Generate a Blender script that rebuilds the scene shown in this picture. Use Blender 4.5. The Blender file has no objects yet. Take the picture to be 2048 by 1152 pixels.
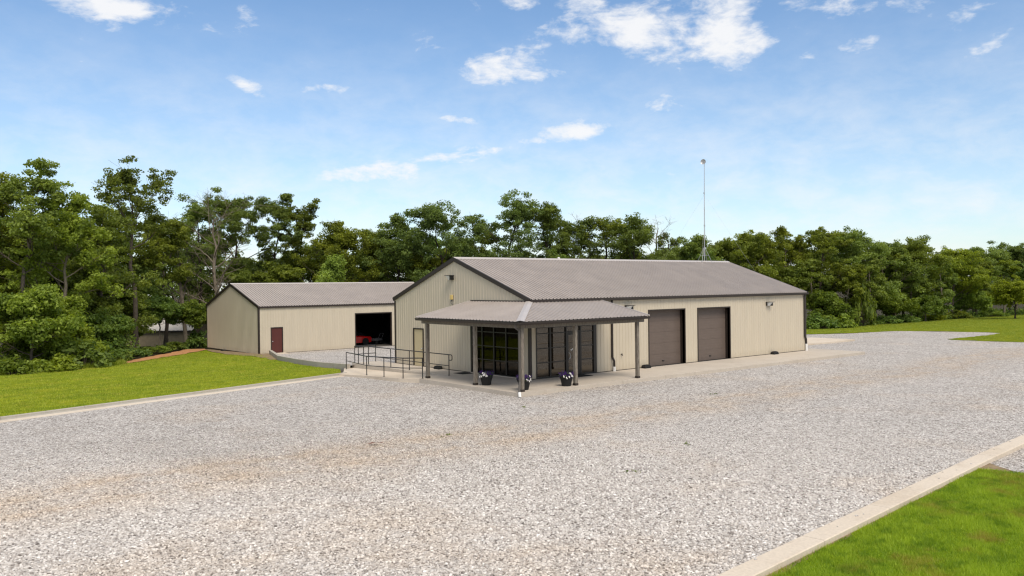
import bpy, bmesh, math, random
import numpy as np
from mathutils import Vector, Matrix

# ------------------------------------------------------------------ camera, sky, sun, exposure
scene = bpy.context.scene
COL = scene.collection
R = math.radians

CAM = (-24.954, -29.358, 4.432)
YAW, PITCH, ROLL, FPX = 0.8870, -0.0036, -0.0117, 1653.9


def setup_camera():
    fw = Vector((math.cos(YAW) * math.cos(PITCH), math.sin(YAW) * math.cos(PITCH), math.sin(PITCH)))
    r = Vector((math.sin(YAW), -math.cos(YAW), 0))
    u = r.cross(fw)
    r2 = r * math.cos(ROLL) + u * math.sin(ROLL)
    u2 = -r * math.sin(ROLL) + u * math.cos(ROLL)
    m = Matrix((r2, u2, -fw)).transposed().to_4x4()
    m.translation = Vector(CAM)
    cd = bpy.data.cameras.new('camera')
    cd.sensor_width = 36
    cd.lens = 36 * FPX / 2048
    cd.clip_start = 0.1
    cd.clip_end = 3000
    co = bpy.data.objects.new('camera', cd)
    COL.objects.link(co)
    co.matrix_world = m
    scene.camera = co


setup_camera()

SUN_DIR = Vector((-0.17, -0.60, 0.85)).normalized()      # towards the sun
SKY_STRENGTH = 0.095
SUN_STRENGTH = 1.9
scene.view_settings.view_transform = 'Standard'
scene.view_settings.look = 'None'
scene.view_settings.gamma = 1
scene.view_settings.use_curve_mapping = False
scene.view_settings.exposure = 0.72
scene.cycles.max_bounces = 6
scene.cycles.transparent_max_bounces = 8
scene.cycles.use_denoising = True
scene.cycles.filter_width = 1.25


class NT:
    """small node-tree writer"""
    def __init__(self, tree):
        self.t = tree
        self.n = tree.nodes
        self.l = tree.links

    def new(self, typ, **kw):
        nd = self.n.new(typ)
        for k, v in kw.items():
            setattr(nd, k, v)
        return nd

    def put(self, sock, v):
        if hasattr(v, 'links') or isinstance(v, bpy.types.NodeSocket):
            self.l.new(v, sock)
        else:
            sock.default_value = v

    def math(self, op, a, b=0.0, c=None, clamp=False):
        nd = self.new('ShaderNodeMath', operation=op, use_clamp=clamp)
        self.put(nd.inputs[0], a)
        self.put(nd.inputs[1], b)
        if c is not None:
            self.put(nd.inputs[2], c)
        return nd.outputs[0]

    def vmath(self, op, a, b):
        nd = self.new('ShaderNodeVectorMath', operation=op)
        self.put(nd.inputs[0], a)
        self.put(nd.inputs[1], b)
        return nd.outputs['Value'] if op == 'DOT_PRODUCT' else nd.outputs[0]

    def mix(self, f, a, b, blend='MIX'):
        nd = self.new('ShaderNodeMix', data_type='RGBA', blend_type=blend)
        self.put(nd.inputs[0], f)
        self.put(nd.inputs[6], a)
        self.put(nd.inputs[7], b)
        return nd.outputs[2]

    def ramp(self, f, stops):
        nd = self.new('ShaderNodeValToRGB')
        el = nd.color_ramp.elements
        while len(el) < len(stops):
            el.new(0.5)
        for e, (p, c) in zip(el, stops):
            e.position = p
            e.color = (c[0], c[1], c[2], 1) if len(c) == 3 else c
        self.put(nd.inputs[0], f)
        return nd.outputs[0]

    def noise(self, vec, scale, detail=4, rough=0.55, dim='3D'):
        nd = self.new('ShaderNodeTexNoise', noise_dimensions=dim)
        nd.inputs['Scale'].default_value = scale
        nd.inputs['Detail'].default_value = detail
        nd.inputs['Roughness'].default_value = rough
        if vec is not None:
            self.l.new(vec, nd.inputs['Vector'])
        return nd.outputs['Fac']

    def maprange(self, v, a, b, c=0.0, d=1.0, smooth=False):
        nd = self.new('ShaderNodeMapRange')
        if smooth:
            nd.interpolation_type = 'SMOOTHSTEP'
        self.put(nd.inputs[0], v)
        for i, x in enumerate((a, b, c, d)):
            nd.inputs[i + 1].default_value = x
        return nd.outputs[0]


# clouds: azimuth (right of the view axis) and elevation in radians, half sizes, weight, tilt
CLOUDS = []
for px, py, hw, hh, w, tilt in [
        (1285, 62, 150, 48, .50, 0), (1455, 50, 80, 75, .52, 0), (1180, 12, 60, 22, .34, 0), (1215, 78, 60, 20, .34, 0),
        (1515, 95, 45, 22, .40, -.3), (1370, 85, 60, 28, .36, 0), (1690, 12, 60, 22, .34, 0), (1735, 82, 46, 14, .25, -.2),
        (1935, 42, 50, 26, .26, -.5), (1620, 112, 30, 12, .27, 0), (1010, 135, 76, 27, .48, .1), (1085, 152, 60, 11, .38, -.1),
        (1160, 266, 85, 20, .52, -.05), (1075, 282, 44, 11, .36, 0), (910, 312, 100, 18, .48, -.12), (740, 345, 130, 23, .46, -.12),
        (930, 240, 42, 11, .38, .1), (1335, 214, 46, 20, .32, 0), (240, 10, 115, 27, .56, .05), (500, 174, 50, 14, .36, .5),
        (655, 175, 50, 9, .30, -.1), (1345, 349, 36, 8, .40, .15), (880, 95, 40, 14, .2, 0), (1050, 6, 36, 14, .32, 0),
        (1820, 15, 40, 20, .22, 0), (2000, 80, 40, 12, .22, -.4), (640, 352, 36, 8, .30, 0), (600, 370, 30, 8, .25, 0),
        (1590, 12, 40, 14, .30, 0), (1500, 55, 50, 40, .3, 0)]:
    az = math.atan((px - 1024) / FPX)
    el = math.atan((570 - 0.0117 * (px - 1024) - py) / FPX * math.cos(az))
    CLOUDS.append((az, el, hw / FPX, hh / FPX, w, tilt))


def setup_world():
    w = bpy.data.worlds.new('World')
    scene.world = w
    w.use_nodes = True
    nt = NT(w.node_tree)
    nt.n.clear()
    sky = nt.new('ShaderNodeTexSky', sky_type='NISHITA')
    sky.sun_disc = False
    sky.sun_elevation = math.asin(SUN_DIR.z)
    sky.sun_rotation = math.atan2(SUN_DIR.x, SUN_DIR.y)
    sky.altitude = 300
    sky.air_density = 1.0
    sky.dust_density = 0.6
    sky.ozone_density = 1.6
    tc = nt.new('ShaderNodeTexCoord')
    d = tc.outputs['Generated']
    sep = nt.new('ShaderNodeSeparateXYZ')
    nt.l.new(d, sep.inputs[0])
    a = nt.vmath('DOT_PRODUCT', d, (math.sin(YAW), -math.cos(YAW), 0))
    b = nt.vmath('DOT_PRODUCT', d, (math.cos(YAW), math.sin(YAW), 0))
    az = nt.math('ARCTAN2', a, b)
    el = nt.math('ARCSINE', sep.outputs[2])
    # noise space: stretched sideways, with a slight warp
    comb = nt.new('ShaderNodeCombineXYZ')
    nt.put(comb.inputs[0], az)
    nt.put(comb.inputs[1], nt.math('MULTIPLY', el, 2.0))
    warp = nt.new('ShaderNodeTexNoise')
    warp.inputs['Scale'].default_value = 9
    warp.inputs['Detail'].default_value = 4
    nt.l.new(comb.outputs[0], warp.inputs['Vector'])
    wv = nt.vmath('SUBTRACT', warp.outputs['Color'], (.5, .5, .5))
    ws = nt.new('ShaderNodeVectorMath', operation='SCALE')
    nt.l.new(wv, ws.inputs[0])
    ws.inputs['Scale'].default_value = 0.05
    vec = nt.vmath('ADD', comb.outputs[0], ws.outputs[0])
    n1 = nt.noise(vec, 14, 9, 0.62)
    n2 = nt.noise(vec, 60, 6, 0.6)
    n = nt.math('ADD', nt.math('MULTIPLY', n1, .78), nt.math('MULTIPLY', n2, .22))
    tot = None
    for (ca, ce, sa, se, wt, tilt) in CLOUDS:
        da = nt.math('SUBTRACT', az, ca)
        de = nt.math('SUBTRACT', el, ce)
        if abs(tilt) > 0.01:
            c, s = math.cos(tilt), math.sin(tilt)
            x = nt.math('SUBTRACT', nt.math('MULTIPLY', da, c), nt.math('MULTIPLY', de, s))
            y = nt.math('ADD', nt.math('MULTIPLY', da, s), nt.math('MULTIPLY', de, c))
        else:
            x, y = da, de
        x = nt.math('DIVIDE', x, sa)
        y = nt.math('DIVIDE', y, se)
        q = nt.math('ADD', nt.math('MULTIPLY', x, x), nt.math('MULTIPLY', y, y))
        e = nt.math('MULTIPLY', nt.math('EXPONENT', nt.math('MULTIPLY', q, -0.75)), wt)
        tot = e if tot is None else nt.math('MAXIMUM', tot, e)
    # broken cloud thickens overhead and behind the view, as the soft shadows tell
    more = nt.math('MAXIMUM', nt.maprange(el, .36, .75, 0, .46, True), nt.maprange(nt.math('ABSOLUTE', az), .75, 1.5, 0, .40, True))
    dens = nt.math('ADD', nt.math('MULTIPLY', n, 1.7), nt.math('MAXIMUM', tot, more))
    cl = nt.maprange(dens, 0.97, 1.42, 0, 1, True)
    # thin veil of haze towards the horizon
    veil = nt.math('MULTIPLY', nt.maprange(el, 0.36, 0.02, 0, 1, True), nt.maprange(n1, 0.38, 0.70, 0.24, 0.70))
    cov = nt.math('MAXIMUM', nt.math('MULTIPLY', cl, 0.93), veil)
    skyb = nt.mix(1.0, sky.outputs[0], (SKY_TINT[0], SKY_TINT[1], SKY_TINT[2], 1), 'MULTIPLY')
    col = nt.mix(cov, skyb, (CLOUD[0], CLOUD[1], CLOUD[2], 1))
    bg = nt.new('ShaderNodeBackground')
    bg.inputs['Strength'].default_value = SKY_STRENGTH
    nt.l.new(col, bg.inputs['Color'])
    out = nt.new('ShaderNodeOutputWorld')
    nt.l.new(bg.outputs[0], out.inputs[0])


SKY_TINT = (0.84, 0.955, 1.03)
CLOUD = (6.2, 6.2, 6.25)
setup_world()


def setup_sun():
    ld = bpy.data.lights.new('sun', 'SUN')
    ld.energy = SUN_STRENGTH
    ld.angle = R(26)
    ld.color = (1.0, 0.90, 0.77)
    o = bpy.data.objects.new('sun', ld)
    COL.objects.link(o)
    o.rotation_euler = SUN_DIR.to_track_quat('Z', 'Y').to_euler()


setup_sun()


# ------------------------------------------------------------------ helpers
def ground(y):
    return float(np.interp(y, [4, 34, 50, 90], [-.17, -.9, -1.2, -2.9]))


class MB:
    """collects faces; build() links them as ONE mesh object"""
    def __init__(self):
        self.v = []
        self.f = []
        self.mi = []

    def quad(self, *pts, m=0):
        b = len(self.v)
        self.v += [tuple(p) for p in pts]
        self.f.append(tuple(range(b, b + len(pts))))
        self.mi.append(m)

    def box(self, x0, x1, y0, y1, z0, z1, m=0):
        b = len(self.v)
        self.v += [(x0, y0, z0), (x1, y0, z0), (x1, y1, z0), (x0, y1, z0), (x0, y0, z1), (x1, y0, z1), (x1, y1, z1), (x0, y1, z1)]
        for f in ((0, 3, 2, 1), (4, 5, 6, 7), (0, 1, 5, 4), (1, 2, 6, 5), (2, 3, 7, 6), (3, 0, 4, 7)):
            self.f.append(tuple(b + i for i in f))
            self.mi.append(m)
        return self

    def beam(self, p, q, w, h, up=(0, 0, 1), m=0):
        """rectangular bar from p to q, w across, h along up, centred"""
        p, q = Vector(p), Vector(q)
        d = (q - p).normalized()
        s = d.cross(Vector(up)).normalized() * (w / 2)
        t = s.cross(d).normalized() * (h / 2)
        b = len(self.v)
        for e in (p, q):
            for (i, j) in ((-1, -1), (1, -1), (1, 1), (-1, 1)):
                self.v.append(tuple(e + s * i + t * j))
        for f in ((0, 1, 2, 3), (7, 6, 5, 4), (0, 4, 5, 1), (1, 5, 6, 2), (2, 6, 7, 3), (3, 7, 4, 0)):
            self.f.append(tuple(b + i for i in f))
            self.mi.append(m)
        return self

    def tube(self, pts, rad, n=8, cap=True, m=0):
        pts = [Vector(p) for p in pts]
        if not hasattr(rad, '__len__'):
            rad = [rad] * len(pts)
        b = len(self.v)
        ref = None
        for i, p in enumerate(pts):
            d = (pts[min(i + 1, len(pts) - 1)] - pts[max(i - 1, 0)]).normalized()
            if ref is None:
                ref = Vector((1, 0, 0)) if abs(d.x) < .8 else Vector((0, 1, 0))
            s = (ref - d * ref.dot(d)).normalized()
            t = d.cross(s)
            ref = s
            for k in range(n):
                a = 2 * math.pi * k / n
                self.v.append(tuple(p + (s * math.cos(a) + t * math.sin(a)) * rad[i]))
        for i in range(len(pts) - 1):
            for k in range(n):
                k2 = (k + 1) % n
                self.f.append((b + i * n + k, b + i * n + k2, b + (i + 1) * n + k2, b + (i + 1) * n + k))
                self.mi.append(m)
        if cap:
            self.f.append(tuple(b + k for k in reversed(range(n))))
            self.f.append(tuple(b + (len(pts) - 1) * n + k for k in range(n)))
            self.mi += [m, m]
        return self

    def ball(self, c, r, sz=1.0, n=8, k=5, jit=0.0, rng=None, m=0):
        b = len(self.v)
        c = Vector(c)
        for i in range(1, k):
            th = math.pi * i / k
            for j in range(n):
                ph = 2 * math.pi * j / n
                rr = r * (1 + (rng.uniform(-jit, jit) if rng else 0))
                self.v.append((c.x + rr * math.sin(th) * math.cos(ph), c.y + rr * math.sin(th) * math.sin(ph), c.z + rr * sz * math.cos(th)))
        t = len(self.v)
        self.v += [(c.x, c.y, c.z + r * sz), (c.x, c.y, c.z - r * sz)]
        for i in range(k - 2):
            for j in range(n):
                j2 = (j + 1) % n
                self.f.append((b + i * n + j, b + (i + 1) * n + j, b + (i + 1) * n + j2, b + i * n + j2))
                self.mi.append(m)
        for j in range(n):
            j2 = (j + 1) % n
            self.f.append((t, b + j, b + j2))
            self.f.append((t + 1, b + (k - 2) * n + j2, b + (k - 2) * n + j))
            self.mi += [m, m]
        return self

    def mesh(self, name, mats, smooth=False):
        me = bpy.data.meshes.new(name)
        me.from_pydata(self.v, [], self.f)
        if not isinstance(mats, (list, tuple)):
            mats = [mats]
        for m in mats:
            me.materials.append(m)
        if len(mats) > 1:
            me.polygons.foreach_set('material_index', self.mi)
        if smooth:
            me.polygons.foreach_set('use_smooth', [True] * len(me.polygons))
        me.update()
        return me

    def build(self, name, mats, parent=None, smooth=False, bevel=0.0):
        o = bpy.data.objects.new(name, self.mesh(name, mats, smooth))
        COL.objects.link(o)
        if parent is not None:
            o.parent = parent
        if bevel:
            md = o.modifiers.new('bevel', 'BEVEL')
            md.width = bevel
            md.segments = 2
            md.limit_method = 'ANGLE'
        return o


def tag(o, label=None, cat=None, group=None, kind=None):
    if label:
        o['label'] = label
    if cat:
        o['category'] = cat
    if group:
        o['group'] = group
    if kind:
        o['kind'] = kind
    return o


def empty(name, loc, rz=0.0, label=None, cat=None, group=None):
    o = bpy.data.objects.new(name, None)
    o.empty_display_size = .3
    COL.objects.link(o)
    o.location = loc
    o.rotation_euler = (0, 0, rz)
    return tag(o, label, cat, group)


def link_copy(src, name=None, parent=None, loc=None):
    c = src.copy()
    COL.objects.link(c)
    if parent is not None:
        c.parent = parent
    if loc is not None:
        c.location = loc
    return c


# ------------------------------------------------------------------ materials
def mat(name, color, rough=0.6, spec=0.4, metallic=0.0, var=0.0, vscale=3.0, bump=0.0, bscale=40.0, coords='Object'):
    m = bpy.data.materials.new(name)
    m.use_nodes = True
    nt = NT(m.node_tree)
    p = nt.n['Principled BSDF']
    p.inputs['Roughness'].default_value = rough
    p.inputs['Specular IOR Level'].default_value = spec
    p.inputs['Metallic'].default_value = metallic
    c = (color[0], color[1], color[2], 1)
    tc = nt.new('ShaderNodeTexCoord')
    v = tc.outputs[coords]
    if var > 0:
        n = nt.noise(v, vscale, 6, 0.6)
        f = nt.maprange(n, 0.25, 0.75, 1 - var, 1 + var)
        mul = nt.mix(1.0, c, nt.ramp_gray(f) if hasattr(nt, 'ramp_gray') else c)
        cm = nt.new('ShaderNodeVectorMath', operation='SCALE')
        cm.inputs[0].default_value = color[:3]
        nt.l.new(f, cm.inputs['Scale'])
        nt.l.new(cm.outputs[0], p.inputs['Base Color'])
    else:
        p.inputs['Base Color'].default_value = c
    if bump > 0:
        b = nt.new('ShaderNodeBump')
        b.inputs['Strength'].default_value = bump
        b.inputs['Distance'].default_value = 0.02
        nt.l.new(nt.noise(v, bscale, 5), b.inputs['Height'])
        nt.l.new(b.outputs[0], p.inputs['Normal'])
    return m


def mat_siding():
    m = mat('beige_siding', (.50, .43, .31), rough=.42, spec=.35)
    nt = NT(m.node_tree)
    p = nt.n['Principled BSDF']
    tc = nt.new('ShaderNodeTexCoord')
    mp = nt.new('ShaderNodeMapping')
    mp.inputs['Scale'].default_value = (1.2, 1.2, .18)
    nt.l.new(tc.outputs['Object'], mp.inputs[0])
    n = nt.noise(mp.outputs[0], 2.2, 6, .62)
    sep = nt.new('ShaderNodeSeparateXYZ')
    nt.l.new(tc.outputs['Object'], sep.inputs[0])
    # splash-back dirt near the foot of the sheets
    low = nt.math('MULTIPLY', nt.maprange(sep.outputs[2], 0.0, 0.5, 1, 0, True), nt.noise(tc.outputs['Object'], 6, 5))
    c1 = nt.mix(nt.maprange(n, .3, .7), (.49, .432, .338, 1), (.535, .472, .366, 1))
    c2 = nt.mix(nt.math('MULTIPLY', low, .5), c1, (.36, .29, .21, 1))
    nt.l.new(c2, p.inputs['Base Color'])
    return m


def mat_roof():
    m = mat('taupe_roof_metal', (.34, .30, .28), rough=.36, spec=.5)
    nt = NT(m.node_tree)
    p = nt.n['Principled BSDF']
    geo = nt.new('ShaderNodeNewGeometry')
    oi = nt.new('ShaderNodeObjectInfo')
    n = nt.noise(geo.outputs['Position'], .9, 6, .65)
    c = nt.mix(nt.maprange(n, .3, .7), (.305, .266, .240, 1), (.37, .325, .295, 1))
    c = nt.mix(nt.math('MULTIPLY', oi.outputs['Random'], .25), c, (.28, .245, .222, 1))
    nt.l.new(c, p.inputs['Base Color'])
    nt.l.new(nt.maprange(n, .3, .7, .30, .46), p.inputs['Roughness'])
    return m


def mat_wood():
    m = mat('weathered_timber', (.3, .25, .2), rough=.85, spec=.2)
    nt = NT(m.node_tree)
    p = nt.n['Principled BSDF']
    tc = nt.new('ShaderNodeTexCoord')
    mp = nt.new('ShaderNodeMapping')
    mp.inputs['Scale'].default_value = (9, 9, 1.2)
    nt.l.new(tc.outputs['Object'], mp.inputs[0])
    n = nt.noise(mp.outputs[0], 4, 8, .7)
    c = nt.ramp(n, [(.3, (.07, .055, .042)), (.5, (.19, .165, .135)), (.72, (.30, .27, .225))])
    nt.l.new(c, p.inputs['Base Color'])
    b = nt.new('ShaderNodeBump')
    b.inputs['Strength'].default_value = .4
    b.inputs['Distance'].default_value = .01
    nt.l.new(n, b.inputs['Height'])
    nt.l.new(b.outputs[0], p.inputs['Normal'])
    return m


def mat_concrete(name, base, warm):
    m = mat(name, base, rough=.85, spec=.25)
    nt = NT(m.node_tree)
    p = nt.n['Principled BSDF']
    geo = nt.new('ShaderNodeNewGeometry')
    n1 = nt.noise(geo.outputs['Position'], .7, 7, .65)
    n2 = nt.noise(geo.outputs['Position'], 18, 5, .6)
    c = nt.mix(nt.maprange(n1, .3, .7), base + (1,), warm + (1,))
    dk = nt.math('MULTIPLY', nt.maprange(nt.noise(geo.outputs['Position'], 1.7, 8, .7), .52, .75, 0, 1, True), .30)
    if 'curb' in name:
        edge = nt.noise(geo.outputs['Position'], .35, 6, .75)
        c = nt.mix(nt.maprange(edge, .46, .66, 0, .45, True), c, (base[0] * .72, base[1] * .66, base[2] * .58, 1))
        c = nt.mix(nt.maprange(nt.noise(geo.outputs['Position'], 7, 7, .75), .60, .72, 0, .6, True), c, (base[0] * .5, base[1] * .46, base[2] * .42, 1))
    c = nt.mix(dk, c, (base[0] * .55, base[1] * .52, base[2] * .5, 1))
    sc = nt.new('ShaderNodeVectorMath', operation='SCALE')
    nt.l.new(c, sc.inputs[0])
    nt.l.new(nt.maprange(n2, .3, .7, .90, 1.08), sc.inputs['Scale'])
    nt.l.new(sc.outputs[0], p.inputs['Base Color'])
    b = nt.new('ShaderNodeBump')
    b.inputs['Strength'].default_value = .25
    b.inputs['Distance'].default_value = .01
    nt.l.new(n2, b.inputs['Height'])
    nt.l.new(b.outputs[0], p.inputs['Normal'])
    return m


def dust(nt, P):
    """how far the clay dust shows: a driven lane along the front of the building, and odd patches"""
    sep = nt.new('ShaderNodeSeparateXYZ')
    nt.l.new(P, sep.inputs[0])
    wob = nt.noise(P, .07, 3, .5)
    d = nt.math('ADD', sep.outputs[1], nt.math('MULTIPLY_ADD', wob, 5.0, 6.8))        # metres off the lane's middle
    a = nt.math('ABSOLUTE', d)
    lane = nt.maprange(a, 3.4, .4, 0, .62, True)
    rut = nt.maprange(nt.math('ABSOLUTE', nt.math('SUBTRACT', a, .9)), .55, 0, 0, .30, True)
    big = nt.noise(P, .16, 5, .6)
    mid = nt.noise(P, .6, 6, .65)
    patch = nt.maprange(big, .50, .66, 0, .45, True)
    t = nt.math('ADD', nt.math('MAXIMUM', lane, patch), rut)
    return nt.math('MULTIPLY', t, nt.maprange(mid, .34, .62, .25, 1.0, True), clamp=True), mid


def mat_gravel():
    m = mat('crushed_limestone', (.4, .38, .36), rough=.9, spec=.2)
    nt = NT(m.node_tree)
    p = nt.n['Principled BSDF']
    geo = nt.new('ShaderNodeNewGeometry')
    P = geo.outputs['Position']
    tan, mid = dust(nt, P)
    vo = nt.new('ShaderNodeTexVoronoi')
    vo.inputs['Scale'].default_value = 27
    nt.l.new(P, vo.inputs['Vector'])
    sep = nt.new('ShaderNodeSeparateColor')
    nt.l.new(vo.outputs['Color'], sep.inputs[0])
    vo2 = nt.new('ShaderNodeTexVoronoi')
    vo2.inputs['Scale'].default_value = 14
    nt.l.new(P, vo2.inputs['Vector'])
    sep2 = nt.new('ShaderNodeSeparateColor')
    nt.l.new(vo2.outputs['Color'], sep2.inputs[0])
    sepd = sep
    tone = nt.math('ADD', nt.math('MULTIPLY', sep.outputs[0], .6), nt.math('MULTIPLY', sep2.outputs[1], .4))
    stone = nt.ramp(tone, [(.10, (.12, .105, .094)), (.32, (.39, .355, .325)), (.58, (.56, .525, .49)), (.86, (.82, .79, .755))])
    stone_t = nt.mix(tan, stone, nt.mix(1.0, stone, (.97, .85, .71, 1), 'MULTIPLY'))
    gap = nt.maprange(vo.outputs['Distance'], .42, .72, 0, .55, True)
    c = nt.mix(gap, stone_t, (.12, .10, .085, 1))
    light = nt.maprange(mid, .3, .7, .90, 1.10)
    sc = nt.new('ShaderNodeVectorMath', operation='SCALE')
    nt.l.new(c, sc.inputs[0])
    nt.l.new(light, sc.inputs['Scale'])
    nt.l.new(sc.outputs[0], p.inputs['Base Color'])
    b = nt.new('ShaderNodeBump')
    b.inputs['Strength'].default_value = .9
    b.inputs['Distance'].default_value = .03
    h = nt.math('ADD', nt.math('MULTIPLY', vo.outputs['Distance'], -1.0), nt.math('MULTIPLY', vo2.outputs['Distance'], -.6))
    nt.l.new(h, b.inputs['Height'])
    nt.l.new(b.outputs[0], p.inputs['Normal'])
    return m


def mat_stone():
    m = mat('limestone_chip', (.4, .38, .36), rough=.9, spec=.2)
    nt = NT(m.node_tree)
    p = nt.n['Principled BSDF']
    oi = nt.new('ShaderNodeObjectInfo')
    geo = nt.new('ShaderNodeNewGeometry')
    tan, mid = dust(nt, geo.outputs['Position'])
    rnd = nt.noise(oi.outputs['Location'], 37.0, 2)
    stone = nt.ramp(nt.maprange(rnd, .28, .72), [(.05, (.15, .132, .118)), (.28, (.40, .365, .335)), (.62, (.58, .545, .51)), (.95, (.83, .80, .765))])
    stone_t = nt.mix(tan, stone, nt.mix(1.0, stone, (.97, .85, .71, 1), 'MULTIPLY'))
    n = nt.noise(geo.outputs['Position'], 60, 4)
    sc = nt.new('ShaderNodeVectorMath', operation='SCALE')
    nt.l.new(stone_t, sc.inputs[0])
    nt.l.new(nt.maprange(n, .3, .7, .85, 1.12), sc.inputs['Scale'])
    nt.l.new(sc.outputs[0], p.inputs['Base Color'])
    return m


def mat_lawn(name, c0, c1, c2, straw):
    m = mat(name, c0, rough=.95, spec=.03)
    nt = NT(m.node_tree)
    p = nt.n['Principled BSDF']
    geo = nt.new('ShaderNodeNewGeometry')
    P = geo.outputs['Position']
    mp = nt.new('ShaderNodeMapping')
    mp.inputs['Rotation'].default_value = (0, 0, R(-20))
    mp.inputs['Scale'].default_value = (.35, 1.2, 1)
    nt.l.new(P, mp.inputs[0])
    streak = nt.noise(mp.outputs[0], .8, 6, .6)
    mid = nt.noise(P, 1.6, 6, .65)
    fine = nt.noise(P, 26, 4, .7)
    c = nt.mix(nt.maprange(streak, .34, .66, 0, 1, True), c0 + (1,), c1 + (1,))
    c = nt.mix(nt.maprange(mid, .42, .72, 0, .8, True), c, c2 + (1,))
    c = nt.mix(nt.maprange(nt.noise(P, .9, 7, .7), .60, .74, 0, .7, True), c, straw + (1,))
    sc = nt.new('ShaderNodeVectorMath', operation='SCALE')
    nt.l.new(c, sc.inputs[0])
    nt.l.new(nt.maprange(fine, .25, .75, .55, 1.4), sc.inputs['Scale'])
    nt.l.new(sc.outputs[0], p.inputs['Base Color'])
    b = nt.new('ShaderNodeBump')
    b.inputs['Strength'].default_value = .8
    b.inputs['Distance'].default_value = .05
    nt.l.new(fine, b.inputs['Height'])
    nt.l.new(b.outputs[0], p.inputs['Normal'])
    return m


def mat_leaf(name, dark, light, hue=0.0, trans=.46, straw=None):
    """leaf faces: colour differs from leaf to leaf, from spray to spray (the 'spray' attribute) and tree to tree"""
    m = bpy.data.materials.new(name)
    m.use_nodes = True
    nt = NT(m.node_tree)
    p = nt.n['Principled BSDF']
    out = nt.n['Material Output']
    geo = nt.new('ShaderNodeNewGeometry')
    oi = nt.new('ShaderNodeObjectInfo')
    at = nt.new('ShaderNodeAttribute')
    at.attribute_name = 'spray'
    f = nt.math('ADD', nt.math('MULTIPLY', geo.outputs['Random Per Island'], .45), nt.math('MULTIPLY', at.outputs['Fac'], .55))
    c = nt.mix(f, dark + (1,), light + (1,))
    if straw:
        pt = nt.maprange(nt.noise(geo.outputs['Position'], .75, 7, .68), .50, .68, 0, .85, True)
        c = nt.mix(pt, c, straw + (1,))
        c = nt.mix(nt.maprange(nt.noise(geo.outputs['Position'], 2.6, 5, .6), .48, .66, 0, .7, True), c, (dark[0] * .75, dark[1] * .85, dark[2], 1))
    hs = nt.new('ShaderNodeHueSaturation')
    nt.l.new(nt.maprange(oi.outputs['Random'], 0, 1, .485 + hue, .515 + hue), hs.inputs['Hue'])
    nt.l.new(nt.maprange(oi.outputs['Random'], 0, 1, 1.05, .9), hs.inputs['Saturation'])
    nt.l.new(nt.maprange(oi.outputs['Random'], 0, 1, .88, 1.12), hs.inputs['Value'])
    nt.l.new(c, hs.inputs['Color'])
    nt.l.new(hs.outputs[0], p.inputs['Base Color'])
    p.inputs['Roughness'].default_value = .55
    p.inputs['Specular IOR Level'].default_value = .25
    tr = nt.new('ShaderNodeBsdfTranslucent')
    nt.l.new(nt.mix(1.0, hs.outputs[0], (1.3, 1.25, .5, 1), 'MULTIPLY'), tr.inputs[0])
    mx = nt.new('ShaderNodeMixShader')
    mx.inputs[0].default_value = trans
    nt.l.new(p.outputs[0], mx.inputs[1])
    nt.l.new(tr.outputs[0], mx.inputs[2])
    nt.l.new(mx.outputs[0], out.inputs[0])
    return m


def mat_bark(name, a, b):
    m = mat(name, a, rough=.95, spec=.1)
    nt = NT(m.node_tree)
    p = nt.n['Principled BSDF']
    geo = nt.new('ShaderNodeNewGeometry')
    mp = nt.new('ShaderNodeMapping')
    mp.inputs['Scale'].default_value = (6, 6, 1.5)
    nt.l.new(geo.outputs['Position'], mp.inputs[0])
    n = nt.noise(mp.outputs[0], 2.5, 6, .7)
    nt.l.new(nt.mix(nt.maprange(n, .3, .7), a + (1,), b + (1,)), p.inputs['Base Color'])
    return m


def mat_glass(name='tinted_glass', add=.10, tint=(.20, .19, .17)):
    m = bpy.data.materials.new(name)
    m.use_nodes = True
    nt = NT(m.node_tree)
    nt.n.remove(nt.n['Principled BSDF'])
    out = nt.n['Material Output']
    tr = nt.new('ShaderNodeBsdfTransparent')
    tr.inputs[0].default_value = tint + (1,)
    gl = nt.new('ShaderNodeBsdfGlossy')
    gl.inputs['Roughness'].default_value = .015
    gl.inputs['Color'].default_value = (.80, .74, .66, 1)
    fr = nt.new('ShaderNodeFresnel')
    fr.inputs[0].default_value = 1.5
    f = nt.math('ADD', fr.outputs[0], add)
    mx = nt.new('ShaderNodeMixShader')
    nt.l.new(f, mx.inputs[0])
    nt.l.new(tr.outputs[0], mx.inputs[1])
    nt.l.new(gl.outputs[0], mx.inputs[2])
    nt.l.new(mx.outputs[0], out.inputs[0])
    return m


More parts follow.
